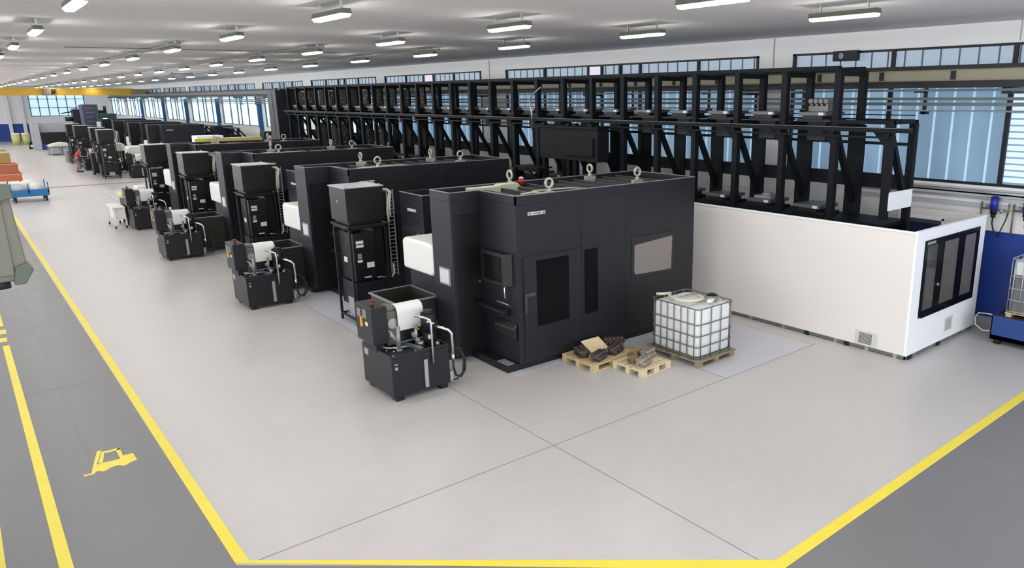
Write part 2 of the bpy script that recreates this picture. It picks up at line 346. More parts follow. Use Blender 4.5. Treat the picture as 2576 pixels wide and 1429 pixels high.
for rx, ry, sp, nm in rows:
    n = int((112-ry)/sp)
    for k in range(-4, n):
        if k < 0:
            if ry+k*sp < YB+1: continue
            c = dup(L0, (rx, ry+k*sp, 6.25), 'unseen batten light added for the foreground, %s row, %s one over or behind the camera' % (nm, ordn(-k))); c['category'] = 'ceiling light'; c['group'] = 'ceiling lights in four rows'; continue  # unseen lamps, added to light the foreground
        lab = 'long batten ceiling light, %s from the camera in the %s row' % (ordn(k+1), nm)
        if rx == 8.42 and k == 0: tag(L0, lab, 'ceiling light', 'ceiling lights in four rows'); continue
        c = dup(L0, (rx, ry+k*sp, 6.25), lab); c['category'] = 'ceiling light'; c['group'] = 'ceiling lights in four rows'
    ys = ry+sp*{1.68: 3, 5.05: 2, 8.42: 3, 11.6: 3}[rx]-.9
    tag(MB((rx, ys, 6.42)).box(rx-.03, rx+.03, ys, 112, 6.40, 6.44).build('lighting_track', M_greend), 'thin dark track linking the lights of the %s ceiling row' % nm, 'lighting track')
tag(MB((4.1, 26.4, 6.44)).tube([(3.0, 26.7, 6.46), (5.0, 26.2, 6.46), (10.3, 25.2, 6.47)], .008, 5).build('ceiling_wire', M_blk), 'thin dark wire strung across the ceiling', 'wire')
tag(MB((10.8, 48.8, 6.3)).bar((10.2, 48.7, 6.40), (11.4, 48.8, 6.40), .10, .06).box(10.3, 10.34, 48.7, 48.74, 6.40, 6.5).box(11.3, 11.34, 48.76, 48.80, 6.40, 6.5).build('ceiling_bracket', M_rim), 'short grey bar fixed under the ceiling between two light rows', 'bracket')

# ================================================================== FLOOR MARKINGS
def mark(poly, label, z=.005):
    cx = sum(p[0] for p in poly)/len(poly); cy = sum(p[1] for p in poly)/len(poly)
    return tag(MB((cx, cy, 0)).prism(poly, .002, z).build('floor_line', M_yel), label, 'floor marking')
mark([(1.63, 8.05), (1.76, 8.0), (1.78, 46), (1.67, 46)], 'long yellow line between the grey aisle and the pale workshop floor')
mark([(1.63, 8.05), (1.76, 8.0), (6.15, 4.08), (6.05, 3.93)], 'yellow diagonal line closing the corner of the pale floor at the bottom edge')
mark([(6.05, 3.93), (6.15, 4.08), (16.9, 4.08), (16.9, 3.93)], 'yellow line along the pale floor towards the window wall on the right')
mark([(.14, 4), (.27, 4), (.29, 19.2), (.18, 19.2)], 'solid yellow line inside the grey aisle left of the forklift sign')
mark([(-.1, 19.55), (.28, 19.55), (.29, 19.9), (-.1, 19.9)], 'nearer of the two short yellow dashes at the end of the aisle line')
mark([(-.1, 20.25), (.3, 20.25), (.31, 20.65), (-.1, 20.65)], 'farther of the two short yellow dashes at the end of the aisle line')
mark([(.17, 21.0), (.29, 21.0), (.32, 40), (.22, 40)], 'yellow line passing behind the grey-green enclosure at the left edge')
mark([(-.42, 4), (-.30, 4), (-.28, 11.6), (-.39, 11.6)], 'yellow line at the very bottom left corner of the picture')
# forklift pictogram (built in the floor plane from its outline)
fl = MB((1.0, 11.8, 0))
for poly in ([(0.654, 11.533), (0.744, 11.526), (0.787, 11.525), (0.777, 11.484), (0.655, 11.483)],
             [(0.744, 11.526), (0.805, 11.815), (0.904, 12.254), (0.96, 12.245), (0.844, 11.80), (0.825, 11.548), (0.787, 11.525)],
             [(0.825, 11.548), (0.844, 11.77), (0.92, 11.778), (1.119, 11.758), (1.067, 11.554), (0.974, 11.547), (0.93, 11.50), (0.881, 11.478)],
             [(1.119, 11.758), (1.165, 11.846), (1.289, 11.838), (1.296, 11.559), (1.205, 11.534), (1.16, 11.49), (1.116, 11.484), (1.067, 11.554)],
             [(0.86, 11.809), (0.957, 12.192), (0.992, 12.175), (0.976, 12.119), (0.912, 11.784)],
             [(0.992, 12.175), (1.17, 12.17), (1.168, 12.101), (0.982, 12.107)],
             [(1.17, 12.17), (1.167, 11.858), (1.119, 11.758), (1.118, 12.103)]):
    fl.prism(poly, .002, .005)
tag(fl.build('forklift_pictogram', M_yel), 'yellow forklift pictogram painted on the grey aisle', 'floor sign')

# ================================================================== MACHINING CENTRES
def make_machine(ox, oy, label, L=4.77, near=True):
    o = (ox, oy, 0); t = empty('machining_centre', o, label, 'machine', 'charcoal machining centres')
    def X(v): return ox+v
    def Y(v): return oy+v
    H = 3.3
    MB(o).prism([(X(-.22), Y(.10)), (X(L-.05), Y(.03)), (X(L-.05), Y(1.94)), (X(-.66), Y(1.94)), (X(-.66), Y(1.45)), (X(-.22), Y(1.38))], 0, .14).build('plinth', M_blk, t, .01)
    # enclosure with open sheet metal rim on top; front column is part of the same shell
    b = MB(o); b.box(X(0), X(L), Y(0), Y(1.95), .14, H-.16)
    for a in ((0, L, 0, .04), (0, L, 1.91, 1.95), (0, .04, 0, 1.2), (L-.04, L, .04, 1.91)): b.box(X(a[0]), X(a[1]), Y(a[2]), Y(a[3]), H-.16, H)
    b.build('enclosure', M_char, t, .006)
    c = MB(o); c.box(X(-.62), X(.0), Y(1.24), Y(1.95), .14, H-.16)
    for a in ((-.62, .04, 1.20, 1.24), (-.62, -.58, 1.24, 1.95), (-.58, 0, 1.91, 1.95)): c.box(X(a[0]), X(a[1]), Y(a[2]), Y(a[3]), H-.16, H)
    c.box(X(-.62), X(-.54), Y(1.2), Y(1.24), .14, H-.16); c.box(X(-.54), X(0), Y(1.2), Y(1.24), 2.88, H-.16)
    c.build('control_column', M_char, t, .006)
    MB(o).box(X(-.54), X(0), Y(1.232), Y(1.238), .16, 2.87).build('column_recess', M_char2, t)
    rm = MB(o)
    for a in ((0, L, -.002, .03), (-.622, .0, 1.198, 1.225), (-.622, -.595, 1.2, 1.95), (-.6, L, 1.925, 1.952), (-.002, .025, 0, 1.2), (L-.03, L, 0, 1.95)): rm.box(X(a[0]), X(a[1]), Y(a[2]), Y(a[3]), H, H+.012)
    rm.build('rim_highlight', M_rim, t)  # lighter strips paint the rim edges catching light
    MB(o).box(X(.05), X(L-.05), Y(.05), Y(1.9), H-.16, H-.15).build('roof_panel', M_char2, t)
    pieces('roof_rib', mat('dull_grey_rib', (.05, .05, .055), .5), t, o, [(X(.35+k*.42), X(.40+k*.42), Y(.05), Y(1.9), H-.15, H-.05) for k in range(int((L-.5)/.42))])
    if near:
        for (x, y) in ((.82, .07), (1.12, 1.78), (3.18, 1.68), (3.42, .42)):
            e = MB(o); e.box(X(x-.13), X(x+.13), Y(y-.05), Y(y+.05), H-.10, H+.01); e.cyl((X(x), Y(y), H), .045, .06, 12); e.cyl((X(x), Y(y), H+.05), .03, .05, 10)
            e.ring((X(x), Y(y), H+.175), .082, .024, 'y' if y < 1 else 'x')
            e.build('eye_bolt', mat('pale_eye_bolt', (.42, .42, .36), .45, .3), t)
        hz = MB(o); hz.tube([(X(.35), Y(.30), H-.02), (X(.6), Y(.28), H), (X(.75), Y(.2), H-.02), (X(.95), Y(.2), H-.01)], .022, 8); hz.tube([(X(.9), Y(.7), H-.04), (X(1.5), Y(.35), H+.0), (X(1.9), Y(.32), H-.04)], .014, 8)
        hz.build('roof_hose', M_cable, t)
        MB(o).box(X(.05), X(.75), Y(1.55), Y(1.75), H-.15, H+.0).prismy([(X(.7), H-.15), (X(1.35), H-.15), (X(1.2), H+.02), (X(.75), H+.02)], Y(1.6), Y(1.8)).build('cable_cover', M_cable, t, .01)
        bc = MB(o).cyl((X(1.45), Y(1.85), H-.05), .06, .13, 16).build('beacon', M_red, t)
        MB(o).cyl((X(1.45), Y(1.85), H+.08), .05, .025, 16, r2=.03).build('beacon_cap', M_paper, bc)
    # front face (-y): seams, doors, windows
    W_ = L/4.77
    sm = MB(o); g = .004
    sm.box(X(2.70*W_), X(2.70*W_+.012), Y(-g), Y(.001), .2, H-.02); sm.box(X(.02), X(L-.02), Y(-g), Y(.001), 2.20, 2.212)
    sm.box(X(.10), X(.112), Y(-g), Y(.001), .16, 2.2); sm.box(X(1.52*W_), X(1.53*W_), Y(-g), Y(.001), .3, 3.1)
    sm.build('panel_seam', M_char2, t)
    d = MB(o).box(X(.13), X(1.50*W_), Y(-.018), Y(0), .30, 2.18).build('door', M_char, t, .004)
    MB(o).box(X(.42), X(1.18*W_), Y(-.024), Y(-.017), .82, 2.08).build('door_window', M_glassdk, d)
    hd = MB(o).box(X(.13), X(.16), Y(-.06), Y(-.018), 1.13, 1.50).box(X(.15), X(.38), Y(-.026), Y(-.018), 1.43, 1.49)
    hd.build('door_handle', mat('dull_dark_handle', (.05, .05, .055), .5), d)
    MB(o).box(X(1.60*W_), X(1.93*W_), Y(-.012), Y(.002), .82, 2.12).build('side_window', M_glassdk, t)
    p = MB(o).box(X(2.86*W_), X(4.12*W_), Y(-.014), Y(.002), 1.30, 2.20).build('window_frame', M_char2, t, .02)
    pm = mat('painted_view_pane', (.20, .175, .168), .25)  # brownish tone paints the bright wall that the glass shows
    q = MB(o); q.prismy([(X(2.93*W_), 1.46), (X(2.97*W_), 1.40), (X(4.04*W_), 1.37), (X(4.06*W_), 2.10), (X(2.93*W_), 2.03)], Y(-.02), Y(-.013)); q.build('pane', pm, p)
    n = MB(o).box(X(.26), X(.66), Y(-.02), Y(0), 2.93, 2.995).build('nameplate', mat('silver_nameplate', (.48, .48, .46), .45), t, .008)
    nn = MB(o)
    for x in (.30, .62): nn.cyl((X(x), Y(-.026), 2.962), .014, .008, 10, 'y')
    for i in range(5): nn.box(X(.385+i*.034), X(.385+i*.034+.022), Y(-.022), Y(-.019), 2.953, 2.972)
    nn.build('plate_lettering', M_char2, n)
    # left face (-x): monitor, shelf, cushion
    m = MB(o).prism([(X(-.16), Y(.22)), (X(0), Y(.14)), (X(0), Y(.98)), (X(-.16), Y(.92))], 1.63, 2.24).build('monitor', M_char2, t, .012)
    MB(o).box(X(-.166), X(-.158), Y(.28), Y(.86), 1.70, 2.18).build('screen', M_glassdk, m)
    MB(o).prismy([(X(-.17), 1.10), (X(0), 1.02), (X(0), 1.18), (X(-.17), 1.15)], Y(.30), Y(1.18)).build('keyboard_shelf', M_char, t, .01)
    h = MB(o); h.tube([(X(0), Y(.30), 1.62), (X(-.09), Y(.30), 1.60), (X(-.09), Y(.30), 1.40), (X(0), Y(.30), 1.38)], .014, 8); h.build('grab_handle', M_chrome, t)
    h = MB(o); h.tube([(X(-.02), Y(.22), 1.25), (X(-.13), Y(.22), 1.31), (X(-.13), Y(.50), 1.31), (X(-.02), Y(.50), 1.25)], .011, 8); h.build('shelf_rail', M_metal, t)
    MB(o).prismy([(X(-.10), .66), (X(0), .60), (X(0), .95), (X(-.10), .84)], Y(.05), Y(.70)).build('knee_pad', M_char2, t, .02)
    MB(o).box(X(-.21), X(-.05), Y(.12), Y(.46), .141, .155).build('pedal_plate', M_rim, t)
    MB(o).cyl((X(-.05), Y(1.20), 1.55), .03, .03, 12, 'y').build('stop_button', M_red, t)
    # document holder on column
    dh = MB(o).box(X(-.645), X(-.62), Y(1.30), Y(1.70), 1.52, 1.86).build('document_holder', M_rim, t, .004)
    MB(o).box(X(-.652), X(-.644), Y(1.34), Y(1.66), 1.56, 1.83).build('paper', M_paper, dh)
    # rear body
    r = MB(o); r.box(X(0), X(L-.1), Y(3.45), Y(4.5), .1, 2.85)
    for a in ((0, L-.1, 3.45, 3.49), (0, .04, 3.49, 4.5), (.04, L-.1, 4.46, 4.5)): r.box(X(a[0]), X(a[1]), Y(a[2]), Y(a[3]), 2.85, 2.98)
    r.box(X(.5), X(L-.2), Y(1.95), Y(3.45), .1, 2.7)
    r.build('rear_cabinet', M_char, t, .006)
    MB(o).box(X(-.003), X(.03), Y(3.45), Y(4.5), 2.98, 2.992).box(X(0), X(L-.1), Y(3.447), Y(3.48), 2.98, 2.992).build('rear_rim_highlight', M_rim, t)  # edge highlight painted on as a lighter strip
    n2 = MB(o).box(X(-.016), X(0), Y(3.75), Y(4.13), 2.60, 2.66).build('rear_nameplate', MATS['silver_nameplate'], t)
    MB(o).box(X(-.05), X(0), Y(3.66), Y(3.70), 1.7, 2.15).build('rear_door_handle', M_rim, t)
    # white cover, duct, chip tray
    wc = MB(o).prismx([(Y(2.0), 1.64), (Y(2.1), 1.56), (Y(3.3), 1.56), (Y(3.3), 2.16), (Y(3.2), 2.22), (Y(2.10), 2.22), (Y(2.0), 2.14)], X(-.60), X(.2)); wc.build('white_cover', M_white, t, .06, 4)
    MB(o).box(X(-.50), X(.1), Y(2.1), Y(3.2), .2, 1.56).build('duct', M_blk, t, .01)
    tr = MB(o); x0, x1, y0, y1 = -1.44, -.55, 2.02, 3.15
    tr.box(X(x0), X(x1), Y(y0), Y(y1), .12, .75)
    for a in ((x0, x1, y0, y0+.03), (x0, x1, y1-.03, y1), (x0, x0+.03, y0, y1), (x1-.03, x1, y0, y1)): tr.box(X(a[0]), X(a[1]), Y(a[2]), Y(a[3]), .75, 1.18)
    tr.build('chip_tray', M_olive, t, .006)
    e = MB(o)
    for a in ((x0-.03, x1+.03, y0-.03, y0+.01), (x0-.03, x1+.03, y1-.01, y1+.03), (x0-.03, x0+.01, y0, y1), (x1-.01, x1+.03, y0, y1)): e.box(X(a[0]), X(a[1]), Y(a[2]), Y(a[3]), 1.16, 1.19)
    e.build('tray_edge', M_rim, t)
    return t
m1 = make_machine(7.38, 10.72, 'charcoal machining centre nearest the camera, with eye bolts and a window painted with the bright wall it shows')
for k, (x, y, lab) in enumerate(((7.30, 17.75, 'second charcoal machining centre from the camera, behind the nearest one'),
                                 (7.22, 24.9, 'third charcoal machining centre from the camera'),
                                 (7.12, 31.5, 'fourth charcoal machining centre from the camera, last before the cross aisle'))):
    dup(m1, (x, y, 0), lab, skip=('cable_cover', 'beacon', 'cable_cover')+(('chip_tray', 'tray_edge') if k == 2 else ()))
f1 = make_machine(11.05, 57.3, 'shorter charcoal machining centre, first beyond the cross aisle', 2.6, near=False)
for k, (x, y) in enumerate(((11.05, 64.0), (11.1, 70.8), (11.3, 78.0))):
    dup(f1, (x, y, 0), 'shorter charcoal machining centre, %s beyond the cross aisle' % ordn(k+2))

# ================================================================== SWITCH CABINETS ON FRAMES
def make_cabinet(ox, oy, label):
    o = (ox, oy, 0); t = empty('switch_cabinet', o, label, 'cabinet', 'tall black switch cabinets on frames')
    X = lambda v: ox+v; Y = lambda v: oy+v
    f = MB(o)
    for x in (0, .84):
        for y in (0, .84): f.box(X(x), X(x+.05), Y(y), Y(y+.05), 0, 2.25)
    for z in (.12, 2.2):
        for y in (0, .84): f.box(X(0), X(.89), Y(y+.005), Y(y+.045), z, z+.05)
        for x in (0, .84): f.box(X(x+.005), X(x+.045), Y(0), Y(.89), z, z+.05)
    f.box(X(-.03), X(.93), Y(-.03), Y(.93), 2.25, 2.29); f.build('stand', M_blk, t, .004)
    u = MB(o).box(X(0), X(.87), Y(.02), Y(.90), 2.36, 3.1).box(X(.06), X(.82), Y(.08), Y(.84), 2.29, 2.36).build('upper_box', M_char2, t, .008)
    l = MB(o).box(X(-.02), X(.89), Y(0), Y(.92), 3.1, 3.125)
    l.build('lid', M_metal, u, .004)
    for x, y in ((.04, .08), (.8, .8), (.25, .5), (.83, .1)): MB(o).cyl((X(x), Y(y), 3.125), .018, .03, 10).build('lid_bolt', M_chrome, u)
    MB(o).cyl((X(-.012), Y(.45), 2.8), .03, .012, 14, 'x').build('badge', M_metal, u)
    b = MB(o).box(X(.10), X(.60), Y(.06), Y(.80), 1.02, 2.10).box(X(.60), X(.84), Y(.12), Y(.80), 1.02, 2.16).build('lower_box', M_char2, t, .006)
    for (x0, x1, z0, z1) in ((.16, .33, 1.86, 1.93), (.16, .33, 1.78, 1.84), (.17, .28, 1.44, 1.50), (.38, .55, 1.30, 1.42), (.30, .46, 1.075, 1.10)): MB(o).box(X(x0), X(x1), Y(.052), Y(.0605), z0, z1).build('label_plate', M_paper, b)
    MB(o).box(X(.092), X(.1005), Y(.45), Y(.62), 1.40, 1.52).build('label_plate', M_paper, b)
    MB(o).box(X(.18), X(.27), Y(.052), Y(.0605), 1.52, 1.64).build('grey_plate', M_rim, b)
    c = MB(o).box(X(.08), X(.84), Y(.05), Y(.84), .42, .98).build('pump_box', M_char, t, .01)
    c2 = MB(o); c2.cyl((X(.3), Y(.3), .98), .05, .1, 12); c2.tube([(X(.5), Y(.2), .99), (X(.6), Y(.1), 1.04), (X(.8), Y(.05), 1.02)], .018, 8); c2.tube([(X(.05), Y(.5), .2), (X(.1), Y(.4), .38), (X(.3), Y(.3), .42)], .02, 8); c2.build('fitting', M_metal, t)
    q = MB(o); q.box(X(.12), X(.8), Y(.1), Y(.8), .16, .2); q.box(X(.06), X(.09), Y(.2), Y(.5), .2, .62); q.box(X(.3), X(.6), Y(.06), Y(.1), .2, .42); q.build('base_tray', M_metal, t)
    g = MB(o); xx = .98
    g.box(X(xx), X(xx+.02), Y(.1), Y(.13), 1.0, 3.0); g.box(X(xx+.15), X(xx+.17), Y(.1), Y(.13), 1.0, 3.0)
    for i in range(22): z = 1.05+i*.088; g.box(X(xx), X(xx+.17), Y(.11), Y(.125), z, z+.018)
    g.build('cable_ladder', M_rim, t)
    w = MB(o)
    w.tube([(X(.86), Y(.3), 2.98), (X(1.02), Y(.18), 2.98), (X(1.06), Y(.10), 2.94), (X(1.0), Y(.10), 2.75), (X(.97), Y(.08), 2.5), (X(.99), Y(.08), 2.25)], .028, 8)
    w.tube([(X(.86), Y(.4), 3.0), (X(1.06), Y(.22), 3.0), (X(1.10), Y(.12), 2.95), (X(1.03), Y(.07), 2.72), (X(1.02), Y(.05), 2.4)], .022, 8)
    MB(o).tube([(X(.95), Y(.05), 1.0), (X(1.0), Y(.02), 1.1), (X(1.02), Y(.08), 1.3)], .02, 8).build('conduit', M_cable, t)
    w.build('conduit', M_cable, t)
    return t
cb = make_cabinet(6.27, 15.5, 'tall black switch cabinet on a frame, nearest the camera')
for k, (x, y) in enumerate(((6.28, 22.95), (6.26, 29.8), (6.25, 36.4))):
    dup(cb, (x, y, 0), 'tall black switch cabinet on a frame, %s from the camera' % ordn(k+2))
for k, (x, y) in enumerate(((7.35, 57.0-.0), (7.55, 61.6), (7.3, 67.5), (7.35, 72.5))):
    dup(cb, (x, y, 0), 'distant black switch cabinet on a frame, %s beyond the cross aisle' % ordn(k+1))

# ================================================================== COOLANT / HYDRAULIC TANKS
def make_tank(ox, oy, label):
    o = (ox, oy, 0); t = empty('coolant_tank', o, label, 'coolant unit', 'charcoal coolant tanks with filter units')
    X = lambda v: ox+v; Y = lambda v: oy+v
    b = MB(o).box(X(0), X(1.08), Y(0), Y(1.15), .09, .76)
    for a in ((0, 1.08, 0, .03), (0, 1.08, 1.12, 1.15), (0, .03, .03, 1.12), (1.05, 1.08, .03, 1.12)): b.box(X(a[0]), X(a[1]), Y(a[2]), Y(a[3]), .76, .82)
    b.build('tank', M_char, t, .008)
    pieces('foot', M_blk, t, o, [(X(x), X(x+.14), Y(y), Y(y+.16), 0, .09) for x, y in ((.06, .03), (.06, .95), (.9, .03), (.9, .95))])
    MB(o).box(X(.585), X(.655), Y(-.018), Y(0), .13, .64).build('level_gauge', M_metal, t, .004)
    MB(o).box(X(.565), X(.675), Y(-.006), Y(.001), .11, .66).build('gauge_surround', M_char2, t)
    MB(o).cyl((X(.08), Y(-.012), .60), .028, .012, 14, 'y').build('sight_plug', M_metal, t); pieces('label_plate', M_metal, t, o, [(X(.05), X(.11), Y(-.005), Y(0), .66, .68), (X(-.005), X(0), Y(.9), Y(1.05), .62, .74)])
    MB(o).box(X(.04), X(.62), Y(.04), Y(.50), .762, .79).build('deck_lid', M_char, t, .004)
    for x, y in ((.08, .08), (.2, .3), (.5, .1), (.12, .42), (.58, .45)): MB(o).cyl((X(x), Y(y), .79), .018, .02, 8).build('lid_bolt', M_chrome, t)
    MB(o).bar((X(.50), Y(.62), .81), (X(.62), Y(.10), .81), .07, .04).build('filter_rail', M_metal, t)
    # control box
    c = MB(o).box(X(-.09), X(.19), Y(.44), Y(1.08), .93, 1.58).build('control_box', M_char, t, .01)
    pieces('control_label', mat('dim_grey_plate', (.20, .20, .18), .5), c, o, [(X(-.098), X(-.089), Y(.86), Y(1.0), 1.35, 1.50), (X(-.098), X(-.089), Y(.64), Y(.78), 1.36, 1.52)])
    MB(o).box(X(-.098), X(-.089), Y(.60), Y(.70), 1.24, 1.31).build('white_label', M_paper, c)
    MB(o).cyl((X(-.13), Y(.80), 1.24), .035, .04, 14, 'x').box(X(-.125), X(-.09), Y(.79), Y(.84), 1.24, 1.38).build('yellow_switch', M_yellow, c)
    MB(o).cyl((X(.02), Y(.62), 1.58), .028, .07, 14).cyl((X(.02), Y(.62), 1.65), .038, .03, 14).build('emergency_button', mat('dull_red_plastic', (.16, .015, .015), .4), c)
    MB(o).box(X(-.02), X(.12), Y(.5), Y(1.0), .79, .93).build('box_stand', M_blk, t)
    cb_ = MB(o)
    for i in range(4):
        q = i*.028; cb_.tube([(X(.19), Y(.52+q), 1.12), (X(.24+q*.3), Y(.46+q*.2), 1.09), (X(.27+q*.4), Y(.43), .98), (X(.32+q), Y(.46), .84), (X(.42+q), Y(.5), .82)], .011, 6)
    cb_.tube([(X(.02), Y(1.0), .85), (X(.05), Y(.7), .84), (X(.15), Y(.40), .84), (X(.40), Y(.35), .83), (X(.52), Y(.42), .83)], .014, 6)
    cb_.tube([(X(.04), Y(.9), .83), (X(.10), Y(.5), .85), (X(.25), Y(.33), .84), (X(.5), Y(.3), .83)], .012, 6)
    cb_.build('grey_cable', M_metal, t)
    bl = MB(o); bl.tube([(X(.28), Y(.62), .84), (X(.45), Y(.50), .86), (X(.6), Y(.52), .86), (X(.82), Y(.45), .88), (X(.9), Y(.3), .86)], .016, 6); bl.tube([(X(.25), Y(.8), .86), (X(.5), Y(.6), .88), (X(.75), Y(.55), .88)], .012, 6)
    bl.build('blue_hose', mat('grey_blue_hose', (.12, .17, .28), .4), t)
    # filter unit with paper roll
    p = MB(o).box(X(.24), X(.46), Y(.60), Y(.95), .80, 1.42).prismy([(X(.24), 1.42), (X(.46), 1.42), (X(.42), 1.5), (X(.28), 1.5)], Y(.62), Y(.93)).build('filter_housing', mat('grey_olive_casting', (.13, .13, .11), .5, noise=.25, nscale=15), t, .02)
    MB(o).cyl((X(.35), Y(.585), 1.2), .09, .02, 20, 'y').cyl((X(.30), Y(.57), 1.0), .04, .04, 12, 'y').build('housing_cover', M_metal, p)
    MB(o).box(X(.46), X(.90), Y(.56), Y(.84), .80, 1.30).build('filter_box', M_char2, t, .01)
    prof = []
    for i in range(13):
        a = math.pi*i/12; prof.append((.68+.15*math.cos(a), 1.37+.15*math.sin(a)))
    outer = [(.83, 1.22)]+prof+[(.525, 1.07)]; inner = [(y+(-.014 if y > .68 else .014), z-.014) for y, z in outer]
    pr = MB(o)
    for i in range(len(outer)-1): pr.prismx([(Y(outer[i][0]), outer[i][1]), (Y(outer[i+1][0]), outer[i+1][1]), (Y(inner[i+1][0]), inner[i+1][1]), (Y(inner[i][0]), inner[i][1])], X(.42), X(.90))
    pr.build('filter_paper', M_paper and mat('white_filter_paper', (.76, .76, .73), .7), t)
    MB(o).cyl((X(.49), Y(.68), 1.37), .12, .44, 18, 'x').build('paper_roll', mat('roll_core', (.45, .45, .42), .7), t)
    gp = MB(o).cyl((X(.30), Y(.30), .79), .035, .44, 14); gp.cyl((X(.30), Y(.30), .79), .055, .03, 14); gp.build('grey_standpipe', mat('dull_grey_pipe', (.28, .28, .26), .45, .5), t)
    mo = MB(o).cyl((X(.88), Y(.30), .80), .115, .24, 22).cyl((X(.88), Y(.30), 1.04), .135, .32, 22).cyl((X(.88), Y(.30), 1.36), .125, .05, 22, r2=.07); mo.box(X(.96), X(1.0), Y(.2), Y(.32), 1.10, 1.2); mo.build('pump_motor', M_blk, t)
    pieces('motor_label', M_paper, t, o, [(X(.78), X(.86), Y(.158), Y(.175), 1.22, 1.26), (X(.80), X(.88), Y(.178), Y(.195), .92, .99)])
    va = MB(o); va.cyl((X(.66), Y(.36), .80), .03, .38, 10); va.cyl((X(.62), Y(.34), 1.0), .045, .05, 14, 'y'); va.cyl((X(.67), Y(.33), .90), .04, .05, 12, 'y'); va.cyl((X(.70), Y(.30), .80), .06, .08, 14); va.cyl((X(.92), Y(.18), .80), .05, .07, 12, 'x'); va.tube([(X(.6), Y(.06), .80), (X(.72), Y(.04), .81), (X(.82), Y(.05), .81)], .008, 6); va.build('valve_block', mat('mixed_steel', (.34, .33, .30), .35, .8, noise=.3, nscale=30), t)
    MB(o).cyl((X(.64), Y(.30), 1.13), .03, .03, 10).cyl((X(.69), Y(.33), 1.08), .025, .03, 10).build('brass_fitting', mat('brass', (.45, .30, .08), .35, .8), t)
    pi = MB(o); pi.tube([(X(.58), Y(.20), 1.38), (X(.68), Y(.06), 1.36), (X(.74), Y(-.02), 1.33), (X(.75), Y(-.035), 1.28), (X(.75), Y(-.035), .55)], .020, 10); pi.box(X(.745), X(.82), Y(-.02), Y(.0), 1.24, 1.27)
    pi.build('suction_pipe', M_chrome, t)
    p2 = MB(o); p2.tube([(X(.94), Y(.22), 1.12), (X(1.02), Y(.10), 1.10), (X(1.12), Y(.05), 1.05), (X(1.17), Y(.03), .98), (X(1.17), Y(.03), .58)], .028, 10); p2.cyl((X(1.17), Y(.03), .50), .036, .09, 12)
    p2.build('return_pipe', M_chrome, t)
    h = MB(o)
    h.tube([(X(1.17), Y(.03), .52), (X(1.17), Y(.03), .35), (X(1.22), Y(.04), .18), (X(1.33), Y(.06), .12), (X(1.43), Y(.08), .22), (X(1.46), Y(.1), .42), (X(1.38), Y(.15), .62), (X(1.1), Y(.3), .7)], .020, 8)
    h.tube([(X(1.09), Y(.05), .13), (X(1.2), Y(.0), .12), (X(1.36), Y(.04), .2), (X(1.42), Y(.1), .38), (X(1.40), Y(.14), .55), (X(1.1), Y(.4), .6)], .016, 8)
    h.build('black_hose', M_rub, t)
    MB(o).box(X(1.08), X(1.14), Y(.0), Y(.06), .12, .3).build('drain_valve', M_metal, t)
    return t
tk = make_tank(4.95, 10.95, 'charcoal coolant tank with filter paper and pipes, nearest the camera')
for k, (x, y) in enumerate(((4.86, 18.5), (4.66, 26.2), (5.02, 33.4))):
    dup(tk, (x, y, 0), 'charcoal coolant tank with filter paper, %s from the camera' % ordn(k+2))
dup(tk, (8.75, 56.2, 0), 'distant charcoal coolant tank beyond the cross aisle, the rightmost there')
dup(tk, (7.5, 58.8, 0), 'distant charcoal coolant tank just right of the person in red')
dup(tk, (7.3, 64.8, 0), 'distant charcoal coolant tank behind the person in red')

# ================================================================== PALLETS, IBC, CASTINGS
def make_pallet(cx, cy, lx, ly, ang, m, label, nb=5):
    ca, sa = math.cos(ang), math.sin(ang); o = (cx, cy, 0)
    t = empty('wooden_pallet', o, label, 'pallet')
    P = lambda x, y, z: (cx+x*ca-y*sa, cy+x*sa+y*ca, z)
    for i in (-1, 0, 1): MB(o).rbox(P(0, i*(ly/2-.05), 0), lx, .10, .022, ang).build('bottom_board', m, t)
    for i in (-1, 0, 1):
        for j in (-1, 0, 1): MB(o).rbox(P(i*(lx/2-.07), j*(ly/2-.05), .022), .14, .10, .078, ang).build('block', m, t)
    for i in (-1, 0, 1): MB(o).rbox(P(i*(lx/2-.07), 0, .10), .14, ly, .02, ang).build('stringer_board', m, t)
    for i in range(nb):
        y = -(ly/2-.06)+i*(ly-.12)/(nb-1); MB(o).rbox(P(0, y, .12), lx, (ly/nb)*.82, .022, ang).build('deck_board', m, t)
    return t
make_pallet(8.93, 10.24, 1.15, .90, .03, M_wood, 'wooden pallet of dark castings beside the nearest machining centre')
make_pallet(9.23, 9.36, .80, .76, .05, M_woodl, 'small pale wooden pallet of lighter castings in front of the other pallets')
make_pallet(10.52, 9.27, 1.10, 1.32, .02, M_woodd, 'weathered wooden pallet under the white caged tank')
